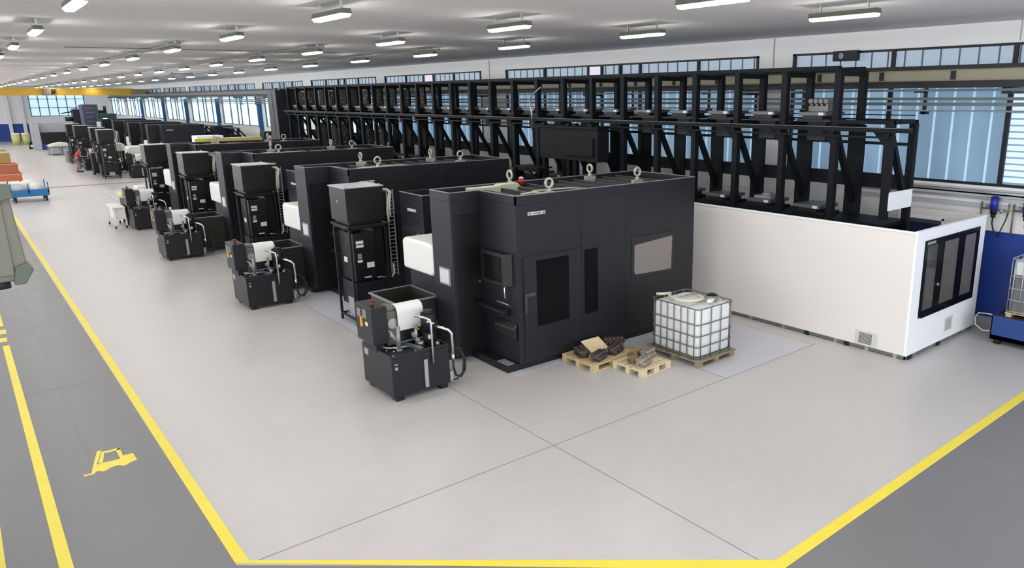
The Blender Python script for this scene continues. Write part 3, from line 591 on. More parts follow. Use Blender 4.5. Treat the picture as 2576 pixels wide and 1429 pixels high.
def make_ibc(cx, cy, z0, lx, ly, h, ang, label, liq=False):
    o = (cx, cy, z0); t = empty('caged_tank', o, label, 'liquid tank')
    r = .10; hx, hy = lx/2-.03, ly/2-.03
    def rr(hx, hy, r, n=5):
        out = []
        for sx, sy, a0 in ((1, 1, 0), (-1, 1, 90), (-1, -1, 180), (1, -1, 270)):
            for i in range(n+1):
                a = R(a0+90*i/n); out.append((cx+sx*(hx-r)+r*math.cos(a), cy+sy*(hy-r)+r*math.sin(a)))
        return out
    b = MB(o); prev = None; prof = [(z0+.02, .94), (z0+.06, 1), (z0+h*.6, 1), (z0+h-.10, 1), (z0+h-.06, .985), (z0+h-.035, .93)]
    rings = []
    for z, f in prof: rings.append([b.bm.verts.new((x, y, z)) for x, y in rr(hx*f, hy*f, r)])
    for A, B in zip(rings, rings[1:]):
        for k in range(len(A)): b.bm.faces.new((A[k], A[(k+1) % len(A)], B[(k+1) % len(A)], B[k])).smooth = True
    b.bm.faces.new(rings[0][::-1]); b.bm.faces.new(rings[-1])
    bt = b.build('inner_bottle', M_ibc, t)
    if liq:
        l = MB(o); l.prism(rr(hx+.006, hy+.006, r), z0+.05, z0+h*.72); l.build('grey_contents', M_ibcg, t)
    c = MB(o); zs = [z0+.03]+[z0+h*f for f in (.24, .46, .69)]+[z0+h]
    for z in zs: c.tube([(x, y, z) for x, y in rr(hx+.03, hy+.03, r)], .013, 6, 0, True)
    nx, ny = 4, 7
    for sy in (-1, 1):
        for i in range(nx): x = cx-hx+r*.6+(2*hx-r*1.2)*i/(nx-1); c.tube([(x, cy+sy*(hy+.032), z0), (x, cy+sy*(hy+.032), z0+h)], .011, 6)
    for sx in (-1, 1):
        for i in range(ny): y = cy-hy+r*.6+(2*hy-r*1.2)*i/(ny-1); c.tube([(cx+sx*(hx+.032), y, z0), (cx+sx*(hx+.032), y, z0+h)], .011, 6)
    c.build('wire_cage', mat('cage_steel', (.20, .21, .22), .45, .6) if not liq else mat('light_cage_steel', (.50, .52, .54), .4, .5), t)
    for sy in (-.42, .42): MB(o).tube([(cx-hx-.02, cy+sy*hy, z0+h+.005), (cx+hx+.02, cy+sy*hy, z0+h+.005)], .013, 6).build('top_bar', M_metal, t)
    MB(o).cyl((cx, cy, z0+h-.036), .11, .03, 20).build('filler_cap', M_white if not liq else M_paper, t)
    return t
make_ibc(10.52, 9.27, .143, 1.04, 1.24, .99, 0, 'white caged liquid tank on a pallet beside the nearest machine')
hs = MB((10.5, 9.3, 1.13)); zt = 1.185
pts = [(10.42+.27*math.cos(a), 9.36+.36*math.sin(a), zt+.008*math.sin(3*a)) for a in [R(20+i*16) for i in range(22)]]
hs.tube([(10.1, 9.85, zt+.02), (10.2, 9.75, zt+.02), (10.35, 9.70, zt+.02)]+[p for p in pts[5:]], .028, 8)
tag(hs.build('clear_hose', M_hose), 'coiled clear hose lying on top of the white caged tank', 'hose')
cl = MB((10.75, 9.05, 1.13)); random.seed(4)
for k in range(4): cl.ring((10.82, 9.02, 1.164+.014*k), .15-.008*k, .007, 'z', 18, 5)
tag(cl.build('coiled_wire', M_metal), 'coil of thin wire beside the dark pump head on the white tank', 'wire')
ph = MB((10.72, 9.12, 1.135)); ph.cyl((10.82, 9.02, 1.153), .10, .065, 16); ph.cyl((10.82, 9.02, 1.21), .07, .03, 16)
tag(ph.build('pump_head', M_blk), 'dark pump head lying on top of the white caged tank', 'pump')
tag(MB((10.7, 8.95, 1.13)).rbox((10.58, 8.86, 1.153), .14, .10, .05, .3).build('white_fitting', M_white, None, .01), 'small white block on top of the caged tank by the wire coil', 'fitting')
def casting(x, y, z, ang, m, label, seed, L=.34, n=4, flat=False):
    random.seed(seed); o = (x, y, z); t = MB(o); ca, sa = math.cos(ang), math.sin(ang)
    P = lambda a, b, c: (x+a*ca-b*sa, y+a*sa+b*ca, z+c)
    t.tube([P(-L/2, 0, .06), P(-L/2+.03, 0, .075), P(L/2-.03, 0, .075), P(L/2, 0, .06)], [.05, .078, .078, .05], 14)
    t.rbox(P(0, 0, 0), L*.9, .17, .05, ang)
    for i in range(n):
        a = -L/2+.05+i*(L-.1)/(n-1)
        t.tube([P(a, -.03, .06), P(a, -.05, .15), P(a, -.05, .17)], [.045, .040, .032], 10)
        t.tube([P(a, .04, .06), P(a, .07, .13), P(a, .075, .15)], [.045, .038, .030], 10)
        t.tube([P(a, -.10, .040), P(a, -.085, .06), P(a, -.05, .08)], [.030, .032, .02], 8)
    t.tube([P(L/2-.02, 0, .07), P(L/2+.03, 0, .07)], [.045, .04], 12)
    t.tube([P(-L/2+.02, .02, .08), P(-L/2-.03, .02, .08)], [.04, .03], 12)
    return tag(t.build('metal_casting', m), label, 'casting', 'castings on the pallets')
ZP = .1445
casting(8.55, 10.34, ZP, 1.3, M_castd, 'dark lumpy casting at the left corner of the plywood pallet', 1, .36)
casting(8.68, 9.96, ZP, .35, M_castd, 'dark lumpy casting at the front corner of the dark-casting pallet', 2, .38, 5)
casting(9.17, 10.03, ZP, .35, M_castd, 'dark rounded casting in the middle of the dark-casting pallet', 3, .40, 3)
casting(9.46, 10.42, ZP, -.5, M_castd, 'dark lumpy casting at the back right of the dark-casting pallet', 5, .42, 5)
casting(9.10, 9.18, ZP, .3, M_castl, 'pale ribbed casting at the front of the small pallet', 6, .36, 5)
casting(9.45, 9.42, ZP, .2, M_castl, 'pale ribbed casting at the right of the small pallet', 7, .34, 5)
casting(9.05, 9.42, ZP, .9, mat('brown_cast_metal', (.20, .135, .075), .6, .3, noise=.3, nscale=10), 'brown casting block at the left of the small pallet', 8, .26, 2)
tag(MB((9.33, 9.62, ZP)).rbox((9.33, 9.62, ZP), .26, .14, .13, .2).build('wooden_block', mat('worn_wood_block', (.30, .20, .08), .8, noise=.3, nscale=12), None, .008), 'worn wooden block at the back of the small pallet', 'wooden block')
pb = MB((8.95, 10.55, ZP)); pb.prismx([(10.26, ZP+.012), (10.265, ZP), (10.62, .31), (10.605, .325)], 8.76, 9.22)
tag(pb.build('plywood_board', M_ply, None, .004), 'pale plywood board tilted up behind the dark castings', 'board')

# ================================================================== WHITE BOOTH
bo = (13.3, 6.2, 0); B = empty('white_booth', bo, 'open-topped white booth with black-framed glazed end, right of the machines', 'booth')
x0, x1, y0, zt, zb = 13.27, 16.36, 6.18, 2.5, .09
MB(bo).box(x0+.002, x0+.04, y0+.052, 13.0, zb, zt).build('side_panel', M_panel, B, .004)
MB(bo).box(x0-.012, x0+.05, y0+.075, 13.0, zt, zt+.03).build('side_top_rail', M_panelw, B)
e = MB(bo); gx0, gx1, gz0, gz1 = 13.60, 16.05, .78, 2.33
e.box(x0, gx0, y0, y0+.05, zb, zt); e.box(gx1, x1, y0, y0+.05, zb, zt); e.box(gx0, gx1, y0, y0+.05, zb, gz0); e.box(gx0, gx1, y0, y0+.05, gz1, zt); e.box(x0-.01, x1+.01, y0-.01, y0+.07, zt, zt+.04)
e.build('end_panel', M_panelw, B)
f = MB(bo); r = .12; cs = []
for (cx, cz, a0) in ((gx1-.03, gz0+.03, 270), (gx1-.03, gz1-.03, 0), (gx0+.03, gz1-.03, 90), (gx0+r, gz0+r, 180)):
    rad = r if a0 == 180 else .03
    for i in range(6): a = R(a0+90*i/5); cs.append((cx+rad*math.cos(a), cz+rad*math.sin(a)))
ws = [(13.70, 14.16), (14.42, 15.08), (15.36, 15.92)]; wz = (.93, 2.22)
f = MB(bo); yA, yB_ = y0-.022, y0+.002
f.box(gx0+.12, gx1, yA, yB_, gz0, wz[0]); f.prismy([(gx0, gz0+.14), (gx0+.04, gz0+.04), (gx0+.12, gz0), (gx0+.12, wz[0]), (gx0, wz[0])], yA, yB_)
f.box(gx0, gx1, yA, yB_, wz[1], gz1); f.box(gx0, ws[0][0], yA, yB_, wz[0], wz[1]); f.box(ws[0][1], ws[1][0], yA, yB_, *wz); f.box(ws[1][1], ws[2][0], yA, yB_, *wz); f.box(ws[2][1], gx1, yA, yB_, *wz)
f.build('black_surround', M_glassdk, B)
M_bglass = mat('booth_glass', (.10, .10, .10), .08, alpha=.45)
for a, b in ws: MB(bo).box(a-.01, b+.01, y0-.012, y0-.006, wz[0]-.01, wz[1]+.01).build('glass_pane', M_bglass, B)
MB(bo).cyl((14.27, y0-.045, 1.38), .03, .03, 16, 'y').build('door_knob', M_chrome, B)
MB(bo).box(13.66, 14.0, y0-.026, y0-.021, 2.245, 2.30).build('maker_plate', mat('pale_teal_plate', (.24, .30, .30), .4), B)
k = MB(bo); k.box(x1-.05, x1, y0+.05, 7.10, zb, zt); k.box(x1-.05, x1, 7.10, 7.85, zb, 1.2); k.box(x1-.05, x1, 7.10, 7.85, 2.30, zt); k.box(x1-.05, x1, 7.85, 8.1, zb, zt); k.box(x1-.06, x1+.01, y0, 8.1, zt, zt+.03)
k.build('back_panel', M_panel, B)
MB(bo).box(x1-.065, x1-.05, 7.05, 7.10, 1.2, 2.35).box(x1-.065, x1-.05, 7.85, 7.90, 1.2, 2.35).box(x1-.065, x1-.05, 7.05, 7.90, 2.30, 2.36).build('back_window_frame', M_panelw, B)
MB(bo).box(x1-.03, x1-.02, 7.10, 7.85, 1.2, 2.30).build('back_window_pane', mat('blue_dark_glass', (.03, .04, .08), .1, alpha=.6), B)
g = MB(bo).box(x0-.012, x0, 6.78, 7.26, .0+.10, .40).build('vent_plate', mat('off_white_plate', (.62, .60, .55), .5), B, .01)
gg = MB(bo)
for i in range(8): gg.box(x0-.016, x0-.011, 6.90, 7.18, .145+i*.029, .158+i*.029)
for i in range(9): gg.box(x0-.016, x0-.011, 6.90+i*.034, 6.906+i*.034, .145, .362)
gg.build('vent_slots', mat('vent_slot_grey', (.16, .15, .14), .6), g)
g = MB(bo).box(14.85, 15.20, y0-.012, y0, .25, .55).build('vent_plate', MATS['off_white_plate'], B, .006)
gg = MB(bo)
for i in range(8): gg.box(14.90, 15.12, y0-.016, y0-.011, .29+i*.028, .303+i*.028)
gg.build('vent_slots', mat('vent_slot_light', (.35, .35, .36), .6), g)
MB(bo).box(x0+.02, x0+.05, y0+.02, 13, .02, zb).box(x0+.02, x1, y0+.02, y0+.05, .02, zb).build('base_channel', mat('dark_grey_channel', (.14, .15, .15), .5), B)  # one even dark grey along the base
pieces('foot', M_metal, B, bo, [(x0+.0, x0+.05, y-.04, y+.04, 0, .09) for y in (6.4, 7.0, 7.7, 9.0, 9.9, 11.0, 12.2)]+[(x, x+.08, y0-.0, y0+.05, 0, .09) for x in (13.6, 14.3, 15.2, 15.9)])
pieces('black_foot', M_blk, B, bo, [(x0-.01, x0+.05, y-.05, y+.05, 0, .085) for y in (7.45, 8.4)]+[(x, x+.14, y0-.005, y0+.05, 0, .085) for x in (13.38, 14.6)])

# ================================================================== STORAGE RACK
ro = (14.0, 7.28, 0); RK = empty('pallet_rack', ro, 'long black steel storage rack of machining pallets along the window wall', 'storage rack')
XF, XB2 = 14.0, 14.95; ysr = [8.49+1.3*k for k in range(26)]
w = .14
pieces('front_post', M_rack, RK, ro, [(XF-w/2, XF+w/2, y-w/2, y+w/2, 0, 5.52) for y in ysr]+[(XF-w/2, XF+w/2, 7.28-w/2, 7.28+w/2, 2.55, 4.45)])
pieces('back_post', M_rack, RK, ro, [(XB2-w/2, XB2+w/2, y-w/2, y+w/2, 0, 5.52) for y in ysr]+[(XB2-w/2, XB2+w/2, 7.28-w/2, 7.28+w/2, 0, 4.45)])
for y in [7.28]+ysr: MB(ro).bar((XF+.05, y, 4.22), (XB2-.06, y, 2.72), .10, .12, up=(0, 1, 0)).build('diagonal_brace', M_rack, RK)
pieces('column_cover', M_rack, RK, ro, [(XB2-.10, XB2-.066, y-.20, y+.20, 2.47, 4.40) for y in ysr])
pieces('cross_beam', M_rack, RK, ro, [(XF+w/2, XB2-w/2, y-.05, y+.05, 5.40, 5.50) for y in ysr])
yA, yZ = 7.28, ysr[-1]
MB(ro).box(XF-.06, XF+.06, ysr[0], yZ, 5.52, 5.60).build('top_beam', M_rack, RK); MB(ro).box(XB2-.06, XB2+.06, ysr[0], yZ, 5.52, 5.60).build('top_beam', M_rack, RK)
MB(ro).box(XF-.06, XF+.06, yA-.06, ysr[0], 4.45, 4.52).box(XB2-.06, XB2+.06, yA-.06, ysr[0], 4.45, 4.52).box(XF, XB2, yA-.06, yA+.06, 4.45, 4.52).build('end_top_frame', M_rack, RK)
rl = MB(ro).box(13.80, 13.90, 6.78, yZ+.3, 4.30, 4.38).build('front_rail', M_rack, RK)
MB(ro).box(13.80, 13.88, 6.78, yZ+.3, 4.38, 4.392).build('rail_cap', mat('grey_rail_top', (.10, .10, .10), .4, .5), rl)  # lighter grey cap along the rail top
MB(ro).box(13.86, 13.90, 7.2, yZ+.3, 4.18, 4.22).build('lower_front_rail', M_rack, RK)
for y in [7.28]+ysr: MB(ro).prismx([(y+.06, 4.30), (y+.34, 4.30), (y+.06, 4.0)], XF-.06, XF-.02).bar((XF-.06, y, 4.26), (13.83, y, 4.26), .08, .08).build('rail_gusset', M_rack, RK)
MB(ro).box(XB2-.04, XB2+.04, yA, yZ, 3.99, 4.05).build('back_rail', M_rack, RK)
MB(ro).box(XB2-.06, XB2+.06, yA, yZ, 3.08, 3.38).build('back_beam', M_rack, RK)
MB(ro).box(XB2-.03, XB2+.03, yA, yZ, 4.50, 4.53).box(XB2-.03, XB2+.03, yA, yZ, 4.60, 4.62).build('shelf_rail', M_rack, RK)
MB(ro).box(XF-.05, XB2+.05, yA, yZ, 2.38, 2.46).build('lower_deck', M_rack, RK)
MB(ro).box(XF-.06, XF+.06, yA+.07, yZ, 2.18, 2.38).box(XB2-.06, XB2+.06, yA, yZ, 2.10, 2.38).build('deck_beam', M_rack, RK)
MB(ro).box(XF-.02, XF+.02, 9.75, yZ, 1.80, 2.38).build('deck_skirt', M_rack, RK)
MB(ro).box(XF, XB2, yA-.10, yA-.075, 2.75, 3.12).build('white_end_plate', M_panelw, RK)
# machining pallets, two tiers
def mpallet(y, z, label, group, blk=True):
    o = (14.45, y, z); t = empty('machining_pallet', o, label, 'machining pallet', group)
    MB(o).box(14.08, 14.84, y-.33, y+.33, z+.13, z+.21).build('table_plate', mat('dull_machined_plate', (.115, .115, .112), .45, .4), t, .01)
    b = MB(o).box(14.10, 14.80, y-.24, y+.24, z+.06, z+.13).box(14.14, 14.76, y-.42, y+.42, z, z+.06); b.build('base', M_blk, t)
    if blk: MB(o).box(14.07, 14.078, y-.28, y-.16, z+.14, z+.20).build('number_plate', M_paper, t)
    return t
mp1 = mpallet(9.14, 4.46, 'machining pallet on the upper rack tier, first from the near end', 'machining pallets on the upper rack tier')
ymid = [9.14+1.3*k for k in range(25)]
tw_up = list(range(14, 25)); 
for k in range(1, 25): dup(mp1, (14.45, ymid[k], 4.46), 'machining pallet on the upper rack tier, %s from the near end' % ordn(k+1))
mp2 = mpallet(9.14, 2.463, 'machining pallet on the lower rack tier, first from the near end', 'machining pallets on the lower rack tier')
for k in range(1, 25): dup(mp2, (14.45, ymid[k], 2.463), 'machining pallet on the lower rack tier, %s from the near end' % ordn(k+1))
pieces('pallet_support', M_blk, RK, ro, [(14.28, 14.62, y-.22, y+.22, 4.06, 4.455) for y in ymid])
pieces('support_arm', M_rack, RK, ro, [(XF+w/2, XB2-w/2, y-.66+.07, y-.66+.10, 4.36, 4.455) for y in ymid])
# jaw fixture and tombstones
def jaw(y, z, label):
    t = MB((14.45, y, z)); t.box(14.30, 14.60, y-.24, y+.24, z, z+.12)
    for i in range(4):
        t.cyl((14.27, y-.19+i*.125, z+.22), .055, .36, 12, 'x'); t.box(14.32, 14.58, y-.22+i*.125, y-.16+i*.125, z+.12, z+.24)
    return tag(t.build('jaw_fixture', mat('mid_grey_casting', (.17, .165, .15), .5, .4, noise=.25, nscale=12), None, .006), label, 'fixture')
jaw(9.14, 4.672, 'grey multi-jaw fixture on the first upper rack pallet from the near end')
def tower(y, z, h, label, seed, m=None):
    random.seed(seed); o = (14.45, y, z); wd = random.choice((.16, .2, .24)); t = MB(o)
    t.box(14.45-wd, 14.45+wd, y-.22, y+.22, z, z+.08); t.box(14.45-wd*.7, 14.45+wd*.7, y-.15, y+.15, z+.08, z+h)
    zz = z+.16
    while zz < z+h-.08:
        s_ = random.uniform(.04, .08)
        for sy in (-1, 1): t.tube([(14.45+random.uniform(-.05, .05), y+sy*.14, zz), (14.45, y+sy*(.2+random.random()*.05), zz)], [s_, s_*.7], 8)
        t.tube([(14.45-wd*.65, y+random.uniform(-.06, .06), zz), (14.45-wd*.65-.07, y, zz)], [s_, s_*.8], 8); zz += random.uniform(.13, .19)
    return tag(t.build('fixture_tower', m or M_tomb), label, 'fixture', 'tall fixtures standing on rack pallets')
tm2 = mat('dark_cast_fixture', (.085, .08, .075), .6, .3, noise=.4, nscale=9)
for k in range(14, 25): tower(ymid[k], 4.672, .66+.10*((k*7) % 3)/2, 'tall cast fixture on the %s upper rack pallet from the near end' % ordn(k+1), k, (M_tomb, tm2)[k % 2])
for k in (17, 18, 20, 21, 22): tower(ymid[k], 2.675, 1.15, 'tall cast fixture on the %s lower rack pallet from the near end' % ordn(k+1), 40+k, (tm2, M_tomb)[k % 2])
tag(MB((14.45, 10.44, 2.67)).rbox((14.45, 10.44, 2.675), .5, .45, .06, .1).rbox((14.4, 10.4, 2.731), .2, .2, .06, .1).build('steel_fixture_plate', M_rim, None, .006), 'low grey fixture plate on the second lower rack pallet from the near end', 'fixture')
# stacker crane standing in front of the rack
so = (13.5, 16.7, 0); SC = empty('stacker_crane', so, 'black stacker crane carriage in front of the storage rack', 'stacker crane')
pieces('mast', M_rack, SC, so, [(13.42, 13.56, y-.07, y+.07, .1, 4.28) for y in (15.75, 16.45, 16.75, 17.9)])
MB(so).box(13.36, 13.78, 15.35, 18.0, 3.25, 4.15).build('carriage', mat('matt_black_cover', (.008, .008, .010), .7, spec=.2), SC, .01)
MB(so).box(13.30, 13.36, 15.5, 16.8, 3.4, 3.9).build('control_cover', MATS['matt_black_cover'], SC, .01)
MB(so).box(13.30, 13.80, 15.3, 18.05, .0, .1).build('travel_base', M_rack, SC)
MB(so).box(13.30, 13.80, 15.3, 18.05, 4.15, 4.20).build('carriage_top', M_rack, SC)
MB(so).box(13.22, 13.78, 17.96, 19.2, 2.90, 2.94).box(13.3, 13.36, 17.96, 19.1, 2.8, 2.9).bar((13.5, 18.0, 2.4), (13.5, 19.0, 2.9), .05).build('load_platform', M_char, SC)
fp = MB((13.7, 18.9, 4.2)); fp.tube([(13.76, 18.9, 4.0), (13.76, 18.9, 4.5), (13.68, 18.9, 4.95)], .022, 8); fp.tube([(13.68, 18.9, 4.92), (13.68, 19.2, 5.12)], .018, 8); fp.tube([(13.68, 18.9, 4.92), (13.68, 18.65, 5.12), (13.68, 18.3, 5.3)], .018, 8)
tag(fp.build('forked_pole', M_metal), 'pale forked pole standing above the rack rail beside the stacker crane', 'pole')
# tall end cabinet of the rack
eo = (14.2, 42.2, 0); EC = empty('rack_end_cabinet', eo, 'tall dark cabinet closing the far end of the storage rack', 'cabinet')
MB(eo).box(13.6, 14.95, 41.75, 43.1, 0, 5.42).build('cabinet_body', M_char, EC, .01); MB(eo).box(13.585, 13.6, 42.35, 42.40, .1, 5.3).build('door_gap', M_char2, EC)
MB(eo).cyl((13.75, 42.0, 5.42), .05, .12, 10).box(14.0, 14.3, 42.2, 42.6, 5.42, 5.5).build('top_fitting', M_blk, EC)

# ================================================================== RIGHT SIDE: BUND, GREY TANK, WALL FILTERS
uo = (15.6, 4.7, 0); U = empty('spill_bund', uo, 'royal blue steel spill tray under the caged grey tank at the right edge', 'spill tray')
mb = MB(uo)
for a in ((15.6, 16.9, 4.0, 4.03), (15.6, 16.9, 5.52, 5.55), (15.6, 15.63, 4.0, 5.55), (16.87, 16.9, 4.0, 5.55)): mb.box(a[0], a[1], a[2], a[3], .10, .60)
mb.box(15.6, 16.9, 4.0, 5.55, .10, .2); mb.build('tray', M_bluep, U, .006)
MB(uo).box(15.63, 16.87, 4.03, 5.52, .52, .56).build('grating', mat('rusty_grating', (.10, .035, .03), .7), U)
pieces('foot', M_blk, U, uo, [(15.64, 15.76, y, y+.12, 0, .10) for y in (4.1, 5.36)]+[(16.7, 16.82, y, y+.12, 0, .10) for y in (4.1, 5.36)])
make_ibc(16.32, 4.82, .66, .96, 1.16, 1.12, 0, 'caged tank with grey contents on the blue spill tray at the right edge', True)
po = empty('tank_pallet', (16.32, 4.82, .56), 'pale pallet base between the blue spill tray and the grey caged tank', 'pallet')
pieces('runner', M_woodl, po, (16.32, 4.82, .56), [(15.84, 16.80, y-.05, y+.05, .562, .64) for y in (4.3, 4.82, 5.33)]); MB((16.32, 4.82, .56)).box(15.84, 16.80, 4.24, 5.40, .64, .66).build('deck', M_woodl, po)
tag(MB((16.2, 5.7, 0)).tube([(15.66, 5.56, .58), (15.62, 5.575, .61), (15.58, 5.66, .62), (15.66, 5.84, .58), (15.72, 5.92, .45), (15.72, 5.90, .30), (15.66, 5.72, .22), (15.63, 5.57, .25)], .012, 8).build('drain_hose', M_hose), 'pale looped hose at the corner of the blue spill tray', 'hose')
def filt(y, label, dz=0):
    o = (16.85, y, 2.6); t = empty('air_filter', o, label, 'compressed air filter', 'blue air filters on the wall')
    MB(o).cyl((16.84, y, 2.60), .08, .26, 16).cyl((16.84, y, 2.86), .05, .025, 16).build('filter_bowl', mat('vivid_blue_bowl', (.015, .03, .32), .35), t)
    MB(o).cyl((16.84, y, 2.50), .07, .12, 16).cyl((16.84, y, 2.42), .05, .08, 12).build('filter_head', M_blk, t)
    MB(o).tube([(16.9, y+.28, 2.74), (16.9, y+.28, 2.05)], .02, 8).tube([(16.84, y, 2.60), (16.87, y+.14, 2.60), (16.9, y+.28, 2.60)], .018, 8).tube([(16.84, y, 2.60), (16.87, y-.12, 2.58), (16.9, y-.28, 2.56), (16.9, y-.28, 2.74)], .018, 8).build('air_pipe', mat('brownish_pipe', (.20, .17, .15), .5, .5), t)
    MB(o).cyl((16.84, y-.16, 2.53), .035, .09, 10).cyl((16.86, y+.14, 2.64), .03, .06, 10).build('regulator', M_metal, t)
    h = MB(o); h.tube([(16.84, y, 2.42), (16.80, y-.01, 2.30), (16.79, y-.06, 2.15), (16.80, y-.10, 2.04), (16.81, y-.16, 2.02)], .018, 8); h.tube([(16.9, y-.28, 2.56), (16.84, y-.27, 2.40), (16.80, y-.2, 2.15), (16.80, y-.16, 2.02)], .014, 8)
    h.build('black_hose', M_rub, t)
    return t
filt(6.24, 'blue wall air filter with black hoses, left of the pair near the right edge'); filt(5.58, 'blue wall air filter cut by the right edge of the picture')

# ================================================================== LEFT FOREGROUND ENCLOSURE
go = (-.35, 9.6, 0); G = empty('hanging_enclosure', go, 'grey-green equipment enclosure with dark corner caps at the left edge', 'enclosure')
mb = MB(go); mb.prismy([(-1.0, 3.30), (.30, 3.30), (.40, 3.36), (.36, 4.16), (.30, 4.20), (-1.0, 4.20)], 8.9, 10.4); mb.build('shell', M_green, G, .02)
mb = MB(go); mb.box(-.98, .29, 8.88, 8.905, 3.36, 4.12); mb.build('front_cover', M_green, G, .01)
c = MB(go).prismy([(.27, 3.27), (.36, 3.27), (.44, 3.40), (.40, 3.48), (.30, 3.44)], 8.86, 9.0); c.build('corner_cap', M_greend, G, .01)
MB(go).prismy([(.24, 4.06), (.39, 4.10), (.38, 4.23), (.24, 4.23)], 8.86, 9.0).build('corner_cap', M_greend, G, .01)
MB(go).cyl((.18, 9.05, 3.22), .07, .09, 16).build('rubber_foot', M_rub, G)
MB(go).box(-.9, -.6, 9.4, 9.9, .03, 3.3).build('support_column', M_green, G); MB(go).box(-1.1, -.4, 9.2, 10.1, 0, .03).build('column_base', M_green, G)

# ================================================================== LEFT BACK: CART, CRATES
co = (2.8, 47.6, 0); CT = empty('blue_cart', co, 'bright blue steel cart loaded with pale bags at the left of the floor', 'cart')
mb = MB(co); mb.box(2.0, 3.55, 46.6, 48.4, .28, .42); 
for x in (2.0, 3.5): mb.box(x, x+.05, 46.6, 48.4, .42, .62)
mb.box(2.0, 3.55, 46.6, 46.65, .42, .62); mb.build('cart_bed', M_bluecart, CT, .01)
pieces('upright', M_bluecart, CT, co, [(x, x+.05, y, y+.05, .42, .95) for x, y in ((2.0, 46.6), (3.5, 46.6), (2.0, 48.35), (3.5, 48.35), (2.7, 46.6))])
for x in (2.15, 3.4):
    for y in (46.8, 48.2): MB(co).cyl((x-.03, y, .14), .14, .07, 16, 'x').build('wheel', M_rub, CT)
    for y in (46.8, 48.2): MB(co).box(x-.05, x+.05, y-.04, y+.04, .14, .29).build('wheel_fork', M_bluecart, CT)
MB(co).tube([(2.0, 46.6, .38), (1.75, 46.2, .34), (1.5, 46.0, .32)], .03, 8).build('drawbar', M_metal, CT)
def lump(name, c, sx, sy, sz, m, label, cat, seed, group=None):
    random.seed(seed); mb = MB(c); rings = []; n = 14
    for j, (f, zf) in enumerate(((.8, 0), (1, .2), (1, .55), (.85, .8), (.5, .97), (.12, 1.0))):
        rings.append([mb.bm.verts.new((c[0]+math.cos(2*math.pi*k/n)*sx/2*f*random.uniform(.88, 1.08), c[1]+math.sin(2*math.pi*k/n)*sy/2*f*random.uniform(.88, 1.08), c[2]+sz*zf*(random.uniform(.9, 1.05) if j else 1))) for k in range(n)])
    for A, B_ in zip(rings, rings[1:]):
        for k in range(n): mb.bm.faces.new((A[k], A[(k+1) % n], B_[(k+1) % n], B_[k])).smooth = True
    mb.bm.faces.new(rings[0][::-1]); mb.bm.faces.new(rings[-1])
    return tag(mb.build(name, m), label, cat, group)
lump('plastic_bag', (2.40, 47.3, .421), .66, 1.0, .42, M_crate, 'pale plastic bag on the left half of the blue cart', 'bag', 1, 'bags on the blue cart')
lump('plastic_bag', (3.10, 47.25, .421), .58, 1.1, .50, mat('white_plastic_bag', (.66, .66, .62), .5), 'whiter plastic bag on the right half of the blue cart', 'bag', 2, 'bags on the blue cart')
lump('plastic_bag', (2.8, 48.05, .421), .8, .5, .6, M_white, 'white bag at the back of the blue cart', 'bag', 3, 'bags on the blue cart')
def crate(x0, x1, y0, y1, z0, z1, m, label, cat='crate', name='crate', lid=None):
    o = ((x0+x1)/2, (y0+y1)/2, z0); t = empty(name, o, label, cat)
    mb = MB(o); mb.box(x0, x1, y0, y1, z0, z1-.06)
    for a in ((x0, x1, y0, y0+.04), (x0, x1, y1-.04, y1), (x0, x0+.04, y0, y1), (x1-.04, x1, y0, y1)): mb.box(a[0], a[1], a[2], a[3], z1-.06, z1)
    mb.build('crate_body', m, t, .01)
    MB(o).box(x0-.02, x1+.02, y0-.02, y0+.02, z1-.08, z1+.01).box(x1-.02, x1+.02, y0, y1, z1-.08, z1+.01).build('rim', lid or m, t)
    return t
crate(1.3, 2.75, 51.8, 53.8, 0, .50, M_white, 'low white crate between the blue cart and the orange crates', lid=M_white)
crate(1.6, 3.15, 57.0, 59.2, 0, .66, M_orange, 'lower orange crate left of the far floor', lid=mat('pale_orange_rim', (.62, .26, .14), .5))
crate(1.6, 3.05, 57.1, 59.1, .672, 1.2, mat('brick_orange_paint', (.42, .12, .06), .5), 'upper brick-orange crate stacked on the lower orange one')
crate(1.5, 3.2, 66.0, 69.0, 0, 1.5, mat('ochre_cabinet', (.33, .24, .07), .5), 'ochre low cabinet behind the orange crates', 'cabinet', 'low_cabinet', M_woodl)
crate(1.2, 3.0, 76.0, 79.0, 0, 2.0, mat('brown_grey_cabinet', (.17, .12, .10), .5), 'brown-grey cabinet at the left edge behind the ochre one', 'cabinet', 'low_cabinet', M_crate)
crate(.4, 1.5, 47.2, 50.5, 0, 1.1, mat('dark_green_machine_box', (.055, .06, .045), .5), 'dark green box at the left edge in front of the orange crates', 'box', 'machine_box', M_woodl)
crate(-.2, .35, 33.0, 36.0, 0, 1.1, mat('pale_olive_box', (.33, .31, .20), .5), 'pale olive box half hidden behind the grey-green enclosure', 'box', 'machine_box')

